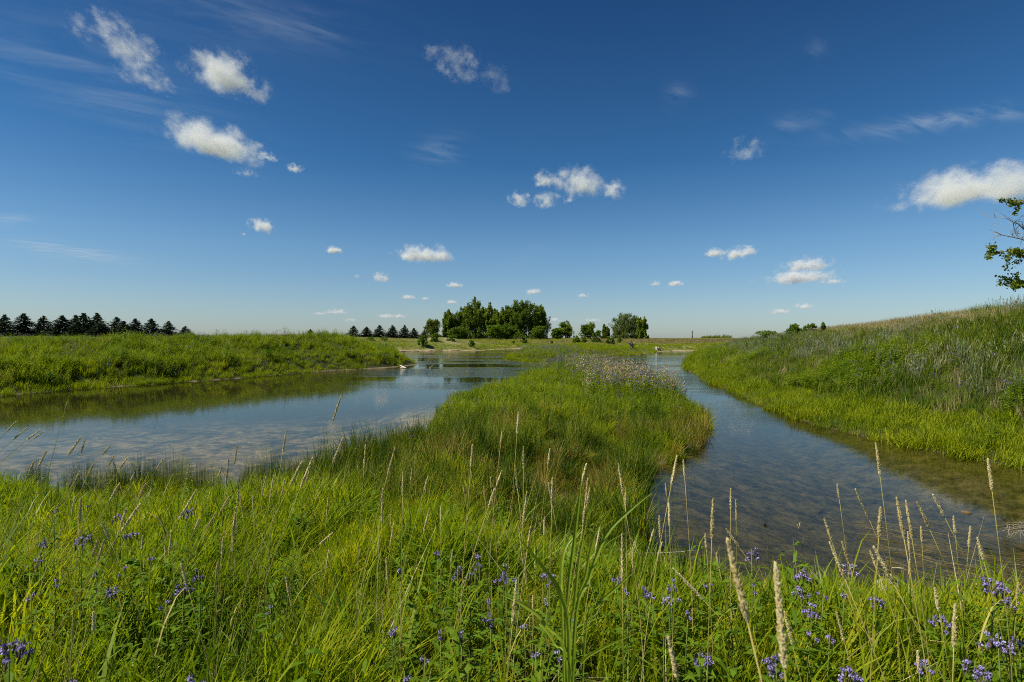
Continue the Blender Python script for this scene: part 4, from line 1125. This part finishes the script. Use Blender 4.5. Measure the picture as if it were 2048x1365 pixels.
# ------------------------------------------------------------------ rush clumps on the near left shore
RC = [(70, 985, 26, .55, 'thin low rush clump at the far left by the water'), (165, 990, 40, .55, 'dark rush clump left of the wide one on the left shore'), (228, 985, 34, .5, 'small rush clump just left of the wide one'),
      (285, 988, 46, .62, 'wide rush clump, left half of the tall group on the near left shore'), (345, 992, 44, .70, 'tallest rush clump on the near left shore'), (405, 995, 44, .55, 'rush clump sloping down to the gap of open water'),
      (505, 985, 30, .58, 'rush clump just right of the gap of open water'), (548, 980, 42, .66, 'tall brownish-tipped rush clump right of the gap'), (600, 975, 40, .55, 'rush clump joining the right one to the peninsula neck')]
rc_me = None
for i, (cx, by, w, hh, lab) in enumerate(RC):
    X, Y = W(cx, by)
    if rc_me is None:
        rc_me = []
        for s in range(3):
            bb = MB(); rg = random.Random(900 + s)
            for _ in range(520):
                a = rg.uniform(0, 6.283); q = math.sqrt(rg.random()) * .5
                h_ = (1.05 - .9 * q ** 1.5) * rg.uniform(.55, 1.05)
                blade(bb, rg, (q * math.cos(a), q * math.sin(a), -.08), h_, .0075, rg.uniform(0, .35), a + rg.gauss(0, .8), 4)
            bt = MB()
            rc_me.append(bb.mesh('rush_clump', M['rush']))
    o = link(bpy.data.objects.new('rush_clump', rc_me[i % 3])); wd = w * Y / F * 1.35
    o.location = (X, Y, -.02); o.scale = (wd * 1.1, wd * 1.2, hh * 1.42); o.rotation_euler = (0, 0, i * 1.1)
    props(o, lab, 'rushes', 'rush clumps on the near left shore')

# ------------------------------------------------------------------ tall reed grass with seed heads
def head_mesh(seed):
    rng = random.Random(seed); nr = np.random.default_rng(seed)
    b = MB(); n = 260; c = []
    b.tube([(0, 0, 0), (0, 0, .5), (0, 0, 1)], [.012, .02, .006], 5)
    gaps = [rng.uniform(.1, .9) for _ in range(3)]
    for k in range(n):
        z = (k + rng.random()) / n
        r = .034 * (min(1, z / .12) ** .6) * (1 - z ** 3) ** .8 + .004
        if any(abs(z - g) < .02 for g in gaps): r *= .6
        a = rng.uniform(0, 6.283); rr = r * rng.uniform(.55, 1.15)
        p = Vector((math.cos(a) * rr * .55, math.sin(a) * rr * .55, z)); d = Vector((math.cos(a) * .36, math.sin(a) * .36, .93)).normalized()
        s = d.cross(Vector((math.cos(a), math.sin(a), 0))).normalized(); o = d.cross(s); L = rng.uniform(.032, .055); w = L * .22
        q = [p - d * L * .4, p + s * w + d * L * .05, p + o * w, p - s * w + d * L * .05, p - o * w, p + d * L * .75]
        b.add([tuple(v) for v in q], [(0, 2, 1), (0, 3, 2), (0, 4, 3), (0, 1, 4), (5, 1, 2), (5, 2, 3), (5, 3, 4), (5, 4, 1)])
    return b.mesh('seed_head', M['head'])
HEADS = [head_mesh(s) for s in range(6)]
REEDS = """681 794 665 844 6;572 861 564 905 6;686 875 663 929 6;474 891 466 929 5;135 803 130 820 5;31 844 14 864 5;54 855 22 881 5;79 860 51 881 5;87 864 68 878 4;162 874 133 912 6;170 877 159 907 5;220 892 205 910 5
228 909 215 933 5;255 915 239 939 5;92 902 75 933 7;68 922 60 943 7;186 929 171 958 6;327 917 313 939 5;378 927 372 953 5;444 933 436 953 5;456 918 450 963 7;603 924 583 967 6;625 915 603 974 7;620 934 612 967 6
238 967 222 1000 7;290 968 275 1000 6;268 946 260 963 5;392 980 357 1040 7;457 994 439 1026 6;531 954 523 992 6;547 951 540 996 5;569 959 560 996 5;476 982 474 1013 6;480 991 483 1026 5;504 991 509 1030 5;472 1014 465 1071 8
467 1064 463 1105 6;161 996 157 1047 8;253 1016 243 1050 8;280 1008 244 1062 9;202 1045 215 1081 8;193 1083 183 1115 8;207 1081 195 1122 8;149 994 143 1025 5;116 1008 109 1026 5;82 1103 70 1139 8;432 1025 412 1059 6;398 1037 388 1061 6
342 1062 337 1112 6;361 1129 371 1180 9;446 1074 443 1110 6;434 1126 430 1153 6;571 1156 578 1197 7;665 1066 637 1091 6;656 996 651 1037 5;658 1095 653 1136 5;185 1225 188 1262 9;284 1073 283 1102 6;79 951 73 975 5;159 943 150 961 5
731 889 727 938 6;790 895 775 949 6;945 890 941 938 7;1037 825 1034 868 7;1004 863 1001 890 5;1047 894 1047 940 6;1100 898 1096 931 6;806 944 804 995 7;824 938 821 964 5;856 953 848 982 6;765 978 763 1048 6;859 1017 848 1063 7
882 1011 882 1041 5;782 1030 782 1052 5;787 1048 781 1088 6;926 968 929 989 5;1004 941 993 971 6;1030 931 1035 978 7;1054 984 1046 1048 8;981 956 983 978 5;968 971 970 1000 6;989 978 977 1015 7;1097 967 1105 1011 6;1105 955 1104 1015 7
1173 928 1160 982 8;1176 958 1167 1059 8;1180 977 1173 1015 7;1237 928 1247 993 7;1251 975 1252 1015 6;1354 912 1341 971 8;1367 920 1369 953 6;1331 967 1334 993 5;1338 1006 1338 1052 7;1061 1055 1055 1096 7;1089 1035 1088 1070 6;1244 1069 1244 1165 8
1266 1099 1267 1147 8;1319 1033 1321 1077 7;1308 1059 1301 1085 6;1200 1055 1191 1099 6;1325 1085 1317 1114 6;1427 997 1427 1081 11;1411 1069 1414 1099 7;1347 1138 1402 1195 9;1033 1163 1025 1252 11;1066 1192 1066 1221 7;1337 1274 1358 1365 17;772 1117 776 1160 8
905 1100 902 1126 6;1462 978 1462 1020 6;1472 1000 1474 1043 6;1453 1059 1478 1095 7;1456 1081 1490 1237 21;1552 1128 1561 1327 22;1570 1225 1584 1290 10;1649 1037 1664 1085 7;1660 1085 1685 1153 10;1675 969 1681 999 6;1712 979 1743 1040 7;1752 886 1760 952 8
1762 1016 1763 1078 11;1748 1094 1782 1163 12;1794 996 1803 1074 10;1813 1003 1824 1078 8;1835 1004 1860 1057 8;1867 990 1888 1033 8;1908 1033 1915 1071 7;1843 1054 1845 1085 6;1942 1054 1943 1098 7;1956 1076 1966 1122 8;1817 1064 1820 1105 6;1977 919 1985 982 9
1685 1085 1697 1122 7;1741 1102 1755 1146 7;1821 1119 1821 1153 6;1871 1177 1879 1225 10;1912 1208 1915 1300 12;1674 1225 1690 1286 8;1433 1107 1440 1139 6;1603 1245 1613 1276 6;1464 1209 1476 1245 6;1837 1303 1840 1344 9;2038 1167 2035 1201 8"""
reeds = []
for row in REEDS.split('\n'):
    for r in row.split(';'):
        reeds.append(tuple(float(v) for v in r.split()))
def zone(x, y):
    """what lies behind a seed head in the photograph"""
    if x > 1290 and y < 1120: return 'before the right channel'
    if y < 945 and x < 700: return 'before the left water'
    if x < 330: return 'over the leftmost grass'
    if x < 700: return 'below the rush clumps'
    if y < 1060 and x < 1290: return 'before the rushy neck'
    if x < 1330: return 'low in the middle grass'
    return 'low in the right-hand grass'
zc = {}
reeds.sort(key=lambda r: r[0])
def add_reed(r, i):
    x0, y0, x1, y1, w = r
    d = max(0.62, min(4.3, 0.0145 * F / w))
    L = math.hypot(x1 - x0, y1 - y0) * d / F
    # keep the spike length plausible for the species
    if L < 0.065: d *= min(1.6, 0.065 / L)
    T = P(x0, y0, d); Bm = P(x1, y1, d)
    ax = (T - Bm); L = ax.length
    tilt_y = random.Random(i).uniform(-.12, .12); Bm.y -= tilt_y * L; ax = T - Bm
    # stem from the head base down to the ground, curving back to upright
    g0 = gz(Bm.x, d); hgt = Bm.z - g0
    sl = Vector((ax.x, ax.y, 0)) / max(ax.z, 0.02)
    if sl.length > 1.2: sl = sl.normalized() * 1.2
    foot = Vector((Bm.x - sl.x * hgt * .55, Bm.y - sl.y * hgt * .55, 0))
    if foot.y < .55: foot.y = .55
    foot.z = gz(foot.x, foot.y) - .02
    c1 = foot + Vector((0, 0, (Bm.z - foot.z) * .45)); c2 = Bm - ax.normalized() * hgt * .4
    pts = []
    for k in range(9):
        t = k / 8; pts.append(foot * (1 - t) ** 3 + c1 * 3 * t * (1 - t) ** 2 + c2 * 3 * t * t * (1 - t) + Bm * t ** 3)
    e = empty('reed_grass', foot)
    ph = ('thick ' if w >= 15 else 'stout ' if w >= 9.5 else 'slim ' if w <= 5 else '')
    dx = x0 - x1
    an = math.degrees(math.atan2(dx, y1 - y0))
    ln = 'upright' if abs(an) < 7 else 'right-leaning' if an < 25 and an > 0 else 'strongly right-leaning' if an > 0 else 'left-leaning' if an > -25 else 'strongly left-leaning'
    key = (ph, ln, zone(x0, y0)); zc.setdefault(key, []).append((x0, e))
    props(e, None, 'reed', 'seeding reed grass stems on the near bank')
    b = MB(); b.tube([p - foot for p in pts], [.0022 - .0012 * k / 8 for k in range(9)], 5); b.build('stem', M['stalk'], e, True)
    h = link(bpy.data.objects.new('seed_head', HEADS[i % 6]), e)
    h.location = Bm - foot; h.rotation_euler = ax.to_track_quat('Z', 'Y').to_euler()
    wid = w * d / F / 0.084
    h.scale = (wid, wid, L)
    rg = random.Random(i * 7)
    if d < 3.2:
        for k in range(rg.choice([1, 2, 2])):
            t = rg.uniform(.25, .6); j = int(t * 8); p = pts[j] - foot; a = rg.uniform(0, 6.283); Lf = rg.uniform(.14, .26)
            dd = Vector((math.cos(a), math.sin(a), 0)); bb = MB()
            bb.ribbon([p, p + dd * Lf * .22 + Vector((0, 0, Lf * .45)), p + dd * Lf * .5 + Vector((0, 0, Lf * .78)), p + dd * Lf * .85 + Vector((0, 0, Lf * .9))], [.004, .006, .005, .001], (-math.sin(a), math.cos(a), 0), .15)
            bb.build('leaf', M['grass'] if rg.random() < .8 else M['stalk'], e)
for i, r in enumerate(reeds): add_reed(r, i)
for (ph, ln, zn), lst in zc.items():
    for k, (x0, e) in enumerate(lst):
        if len(lst) == 1: s = 'only %s%s tan seed head %s' % (ph, ln, zn)
        else: s = '%s from left of the %s%s tan seed heads %s' % (ORD[k], ph, ln, zn)
        e['label'] = s[0] + s[1:]

# ------------------------------------------------------------------ purple vervain
def spike_mesh(seed):
    rng = random.Random(seed); nr = np.random.default_rng(seed); b = MB(); fl = MB()
    Ln = .066 * rng.uniform(.8, 1.2)
    b.tube([(0, 0, 0), (0, 0, Ln * .5), (0, 0, Ln)], [.0035, .0038, .001], 5)
    z = Ln * rng.uniform(.45, .7)
    for k in range(11):
        a = k * .9; r = .0075 * rng.uniform(.7, 1.2); zz = z + rng.uniform(-.008, .008)
        c = np.array([[math.cos(a) * r, math.sin(a) * r, zz]]).repeat(3, 0) + nr.normal(size=(3, 3)) * .0022
        fl.leaves(c, .0085, nr, .85)
    return two(b, M['calyx'], fl, M['purple'])
SPIKES = [spike_mesh(s) for s in range(6)]
def vstalk(seed):
    b = MB(); rng = random.Random(seed); lf = MB()
    b.tube([(0, 0, 0), (.01, 0, .5), (0, 0, .93)], [.003, .0028, .002], 5)
    for k in range(9):
        z = .2 + .07 * k; a = k * 1.57
        for s in (0, math.pi):
            d = Vector((math.cos(a + s), math.sin(a + s), .5)); L = .11 * rng.uniform(.7, 1.1) * (1.2 - z * .6)
            lf.ribbon([Vector((0, 0, z)), Vector((0, 0, z)) + d * L * .5, Vector((0, 0, z)) + d * L - Vector((0, 0, L * .3))], [.004, L * .25, .001], (-math.sin(a + s), math.cos(a + s), 0), .12)
    return b.mesh('stalk', M['stemgreen'], True), lf.mesh('foliage', M['leafgreen'])
VST = [vstalk(s) for s in range(3)]
VERV = """15 1250 34;130 1352 30;378 1345 30;372 1008 14;163 1062 18;262 1056 14;85 1070 12;232 1020 11;165 999 9;108 1003 9;396 1132 12;366 1158 16;245 1128 8;76 1106 9;110 1152 9;220 1166 14
876 1092 10;955 1100 12;916 1124 10;1006 1140 15;1096 1136 15;980 1221 10;786 1240 12;882 1246 9;924 1252 8;1236 1145 10;1292 1166 10;1341 1182 15;1346 1156 10;803 1121 7
1503 1092 17;1608 1130 19;1602 1166 14;1625 1206 16;1701 1121 14;1756 1186 18;1884 1222 20;1988 1142 24;2020 1188 18;1998 1258 26;1706 1330 27;1952 1318 22;1850 1312 15;1546 1300 14;1416 1302 11;1970 1345 16;1422 1150 9;1120 1290 7;2040 1265 20;1648 1180 8;909 1136 7;958 1122 7;939 1136 6;1013 1122 7;1037 1140 6;1049 1238 7;1072 1279 7;1093 1182 7;1148 1222 7;1307 1176 7;1254 1164 7;1377 1210 8;979 1186 6;808 1332 8;850 1304 8;1510 1164 7;1621 1253 9;1661 1258 9;1553 1318 11;1399 1297 10;1690 1174 8;300 1100 8;190 1130 7;330 1190 8;60 1180 8;540 1200 7"""
vl = [tuple(float(v) for v in r.split()) for row in VERV.split('\n') for r in row.split(';')]
vl.sort(key=lambda r: r[0])
def vzone(x, y):
    if x < 130 and y > 1200: return 'at the lower left corner'
    if x < 420 and y > 1300: return 'at the bottom edge left of centre'
    if x < 500: return 'in the left-hand grass'
    if x < 1200: return 'in the middle grass'
    if y < 1170: return 'against the right channel'
    return 'in the lower right grass'
vz = {}
for i, (cx, cy, r) in enumerate(vl):
    d = min(4.6, max(1.25, 0.046 * F / r), 1280 / (cy - HZ))
    top = P(cx, cy - r * .3, d); g = gz(top.x, top.y); hh = max(.3, top.z - g)
    rg = random.Random(i + 70)
    e = empty('vervain_plant', (top.x, top.y, g), rg.uniform(0, 6))
    s = 'large ' if r >= 24 else 'small ' if r <= 10 else ''
    vz.setdefault((s, vzone(cx, cy)), []).append(e)
    props(e, None, 'wildflower', 'purple vervain plants on the near bank')
    a, bme = VST[i % 3]
    o = link(bpy.data.objects.new('stalk', a), e); o.scale = (1, 1, hh / .98)
    o = link(bpy.data.objects.new('foliage', bme), e); o.scale = (1, 1, hh / .98)
    ns = 14 if r >= 24 else 9 if r >= 14 else 5 if r >= 9.5 else 2
    R = r * d / F * 0.9
    for k in range(ns):
        q = R * math.sqrt((k + .5) / ns) * 1.0; aa = k * 2.4 + rg.uniform(-.3, .3)
        p = Vector((math.cos(aa) * q, math.sin(aa) * q, hh * .95 - q * rg.uniform(.2, 1.0) + rg.uniform(-.01, .02)))
        sp = link(bpy.data.objects.new('flower_spike', SPIKES[(i + k) % 6]), e)
        sp.location = p - Vector((0, 0, .05)); sp.rotation_euler = (rg.gauss(0, .15) - math.sin(aa) * .25, rg.gauss(0, .15) + math.cos(aa) * .25, rg.uniform(0, 6))
        sp.scale = (0.74,) * 3
for (s, zn), lst in vz.items():
    for k, e in enumerate(lst):
        e['label'] = ('lone %spurple vervain plant %s' % (s, zn)) if len(lst) == 1 else ('%s %spurple vervain plant from the left %s' % (ORD[k], s, zn))

# taller flowering herbs at the right shoulder of the thistles
IH = [(1262, 718), (1300, 730), (1316, 738), (1330, 744), (1342, 736), (1352, 757), (1286, 742), (1352, 775), (1338, 765), (1245, 716), (1180, 712), (1222, 712)]
ihm = []
for s in range(3):
    b, hd = forb_mesh(800 + s, 1, 0.0, 1.0, 0.15, 18, heads=(8, 0.05, 0.03)); ihm.append((b.mesh('foliage', M['forb']), hd.mesh('flowers', M['purpledull'])))
for i, (cx, cy) in enumerate(sorted(IH)):
    Y = 27 if cx > 1230 else 33
    p = P(cx, cy, Y); g = gz(p.x, Y); hh = max(.5, p.z - g)
    e = empty('tall_wildflower', (p.x, Y, g), i * 1.3, (1, 1, hh)); props(e, '%s from left of the tall purplish flower stalks rising above the thistle patch' % ORD[i], 'wildflower', 'tall flower stalks over the thistle patch')
    f_, h_ = ihm[i % 3]
    link(bpy.data.objects.new('foliage', f_), e); link(bpy.data.objects.new('flowers', h_), e)

# ------------------------------------------------------------------ broad-bladed grass plant in the centre
def broad():
    base = P(1142, 1420, 1.5); g = gz(base.x, base.y); base.z = g
    e = empty('broad_leaved_grass', base); props(e, 'tall broad-bladed green grass plant in the centre with arching blades', 'plant')
    BL = [([(1140, 1330), (1124, 1194), (1075, 1120), (1037, 1076)], 13), ([(1138, 1360), (1093, 1252), (1045, 1210), (1000, 1190)], 13), ([(1132, 1300), (1136, 1190), (1148, 1091), (1158, 1002), (1166, 926)], 10),
          ([(1148, 1290), (1178, 1160), (1213, 1071), (1262, 1020), (1305, 986)], 11), ([(1150, 1280), (1172, 1150), (1190, 1070), (1224, 1018)], 8), ([(1126, 1270), (1122, 1170), (1130, 1100), (1160, 1062)], 10),
          ([(1145, 1380), (1165, 1325), (1200, 1300), (1277, 1266)], 10), ([(1170, 1290), (1195, 1215), (1235, 1175), (1268, 1145)], 8), ([(1140, 1320), (1150, 1200), (1160, 1110), (1178, 1020)], 9), ([(1136, 1370), (1110, 1290), (1080, 1250), (1060, 1262)], 8)]
    for j, (pp, w) in enumerate(BL):
        n = len(pp); d0 = 1.42 + .03 * (j % 3)
        pts = [P(a, b_, d0 + .07 * k / (n - 1) * (1 if j % 2 else -1)) - base for k, (a, b_) in enumerate(pp)]
        pts = [Vector((0, 0, 0))] + pts
        # smooth
        out = []
        for k in range(len(pts) - 1):
            p0 = pts[max(k - 1, 0)]; p1 = pts[k]; p2 = pts[k + 1]; p3 = pts[min(k + 2, len(pts) - 1)]
            for s in range(5):
                t = s / 5; out.append(.5 * ((2 * p1) + (p2 - p0) * t + (2 * p0 - 5 * p1 + 4 * p2 - p3) * t * t + (3 * p1 - p0 - 3 * p2 + p3) * t ** 3))
        out.append(pts[-1]); m = len(out); W_ = w * d0 / F * 0.72
        ax = pts[-1] - pts[1]; side = ax.cross(Vector((0.3, 1, 0.2))).normalized()
        b = MB(); b.ribbon(out, [W_ * (0.55 + .9 * (k / m)) if k < m * .5 else W_ * max(.03, (1 - ((k - m * .5) / (m * .5)) ** 1.8)) for k in range(m)], side, .22)
        b.build('blade', M['broad'], e)
broad()

# ------------------------------------------------------------------ clouds
def cloud_mat():
    m, t = new_mat('cloud_vapour')
    tc = t.n('ShaderNodeTexCoord'); oi = t.n('ShaderNodeObjectInfo')
    obj = tc.outputs['Object']
    sc = t.n('ShaderNodeSeparateColor'); t.l(oi.outputs['Color'], sc.inputs[0])
    asp, dens, ragged = sc.outputs
    sp = t.n('ShaderNodeSeparateXYZ'); t.l(obj, sp.inputs[0])
    x, y, z = sp.outputs
    cb = t.n('ShaderNodeCombineXYZ'); t.l(t.m('MULTIPLY', x, asp), cb.inputs[0]); t.l(t.m('MULTIPLY', y, 1.4), cb.inputs[1]); t.l(z, cb.inputs[2])
    w = t.m('MULTIPLY', oi.outputs['Random'], 40)
    n1 = t.noise(cb.outputs[0], 1.45, 8, 0.66, '4D', w)
    zz = t.m('ADD', z, 0.25)
    zb = t.m('MULTIPLY', t.m('MINIMUM', zz, 0.0), 1.7); zu = t.m('MAXIMUM', zz, 0.0)
    z2 = t.m('ADD', t.m('MULTIPLY', zb, zb), t.m('MULTIPLY', t.m('MULTIPLY', zu, zu), 0.72))
    r2 = t.m('ADD', t.m('ADD', t.m('MULTIPLY', x, x), t.m('MULTIPLY', y, y)), z2)
    r = t.m('SQRT', r2)
    f = t.m('SUBTRACT', 0.80, r)
    f = t.m('ADD', f, t.m('MULTIPLY', t.m('SUBTRACT', n1, 0.54), t.m('ADD', 2.0, t.m('MULTIPLY', ragged, 3.4))))
    edge = t.sstep(r, 1.0, 0.80)
    d = t.m('MULTIPLY', t.sstep(f, -0.02, 0.95), edge)
    d = t.m('MULTIPLY', d, t.m('MULTIPLY', dens, 1.0))
    sz = t.n('ShaderNodeAttribute', attribute_type='OBJECT', attribute_name='extinction').outputs['Fac']
    d = t.m('MULTIPLY', d, sz)
    v = t.n('ShaderNodeVolumePrincipled'); v.inputs['Color'].default_value = (0.97, 0.98, 1.0, 1); v.inputs['Anisotropy'].default_value = 0.0
    t.l(d, v.inputs['Density'])
    o = t.n('ShaderNodeOutputMaterial'); t.l(v.outputs[0], o.inputs['Volume'])
    m.cycles.homogeneous_volume = False if hasattr(m.cycles, 'homogeneous_volume') else None
    return m
CM = cloud_mat()
import bmesh as _bm
bm = _bm.new(); _bm.ops.create_icosphere(bm, subdivisions=3, radius=1.0); cme = bpy.data.meshes.new('cloud'); bm.to_mesh(cme); bm.free(); cme.materials.append(CM)
CL = [(232, 72, 180, 84, -14, .34, .9, 'ragged wispy cloud near the top left corner'), (292, 152, 130, 66, -18, .24, .95, 'thin torn cloud under the ragged one at top left'), (455, 146, 180, 104, -14, .8, .45, 'bright puffy cloud right of the ragged pair at top left'),
      (428, 280, 246, 92, -13, 1.0, .2, 'long bright puffy cloud in the left half of the sky'), (590, 336, 44, 20, 0, .5, .4, 'small puff right of the long bright cloud'), (535, 314, 60, 22, -12, .3, .6, 'faint tail at the right end of the long bright cloud'), (492, 346, 66, 20, -8, .10, .9, 'faint shreds beneath the long bright cloud'),
      (912, 122, 140, 70, -18, .17, .95, 'thin ragged cloud high above the centre'), (992, 158, 84, 66, -20, .07, .95, 'faint ragged cloud right of the thin high one'),
      (1160, 361, 122, 82, -6, .95, .25, 'largest puff of the broken group above the centre right'), (1092, 356, 70, 44, 0, .6, .4, 'puff at the upper left of the broken group'), (1224, 379, 72, 50, -4, .6, .4, 'puff at the right end of the broken group'), (1093, 398, 64, 44, 10, .5, .6, 'lower middle puff of the broken group'), (1040, 398, 58, 38, -10, .5, .6, 'lower left puff of the broken group'), (1136, 398, 34, 22, 20, .25, .8, 'faint scrap under the largest puff of the broken group'),
      (525, 451, 70, 38, -10, .9, .3, 'small bright cloud above the left bank'), (488, 468, 12, 8, 0, .4, .3, 'tiny puff just left of the small bright cloud'), (845, 507, 160, 46, 0, 1.0, .25, 'flat bright cloud bank above the left end of the grove'), (668, 500, 44, 20, 0, .8, .4, 'tiny cloud midway over the left bank'),
      (762, 555, 48, 28, 0, .6, .5, 'soft small cloud over the far spruce row'), (715, 552, 18, 12, 0, .25, .5, 'very faint puff left of the soft small cloud'), (910, 570, 46, 16, 0, .8, .2, 'little flat cloud just above the left of the grove'), (816, 594, 40, 15, 0, .6, .3, 'little low cloud above the far spruces'), (851, 597, 22, 10, 0, .5, .2, 'tiniest low cloud beside the pale cottonwood'), (903, 604, 34, 12, 0, .6, .2, 'low flat cloud touching the poplar tops'),
      (1066, 583, 44, 18, 4, .7, .3, 'small flat cloud above the tallest poplar'), (1166, 591, 34, 12, 0, .6, .2, 'small flat cloud right of the grove'), (1311, 567, 30, 18, 0, .5, .5, 'left one of two small puffs above the willow'), (1350, 567, 40, 18, 0, .8, .2, 'right one of two small puffs above the willow'),
      (1430, 505, 54, 26, 0, .6, .3, 'left one of the two small clouds over the channel'), (1477, 505, 92, 34, 10, .7, .4, 'right, slanting one of the two small clouds over the channel'), (1488, 298, 104, 54, 6, .12, .9, 'thin ragged cloud right of the centre'),
      (1930, 372, 370, 100, 6, 1.0, .2, 'largest cloud, long and grey-bellied, at the right edge'), (2060, 366, 170, 90, 4, .9, .3, 'tail of the largest cloud running out of the picture at right'), (1612, 528, 130, 40, 2, .8, .3, 'upper layer of the stacked clouds over the right hill'), (1596, 552, 190, 42, 4, .8, .3, 'lower layer of the stacked clouds over the right hill'), (1663, 563, 66, 17, 4, .5, .3, 'narrow cloud strip right of the stacked clouds'),
      (1610, 613, 60, 18, -5, .6, .3, 'low small cloud just above the right hill crest'), (1560, 623, 60, 16, 0, .5, .4, 'lowest flat cloud left of the small one above the hill'),
      (672, 623, 70, 15, 0, .6, .3, 'low cloud over the middle of the left bank'), (638, 627, 44, 8, 0, .3, .3, 'flat faint streak at the left of the low cloud'), (702, 640, 36, 12, 0, .35, .4, 'faint low puff above the far spruce row'), (770, 632, 46, 14, 0, .5, .4, 'low cloud above the third spruce of the far row'), (798, 632, 46, 12, -4, .5, .4, 'low cloud above the fifth spruce of the far row'), (1108, 640, 36, 12, 0, .4, .4, 'low pale cloud behind the greyish tree'), (1185, 640, 60, 10, 0, .3, .4, 'faint low cloud left of the willow')]
for i, (cx, cy, w, hh, ang, dn, rg, lab) in enumerate(CL):
    v = (HZ - cy) / F
    Y = min(1500 / v, 26000)
    p = P(cx, cy, Y)
    o = link(bpy.data.objects.new('cloud', cme)); o.location = p
    sx = w * Y / F / 2 * 1.06; sz = hh * Y / F / 2 * 1.12; sy = max(sz, min(sx, 2.2 * sz))
    o.scale = (sx, sy, sz)
    az = math.atan2(p.x, p.y)
    o.rotation_euler = (0, math.radians(-ang), 0)
    asp = min(3.4, sx / sz)
    o.color = (asp, dn, rg, 1)
    o['extinction'] = 2.9 / sz
    props(o, lab, 'cloud', 'clouds in the blue sky')
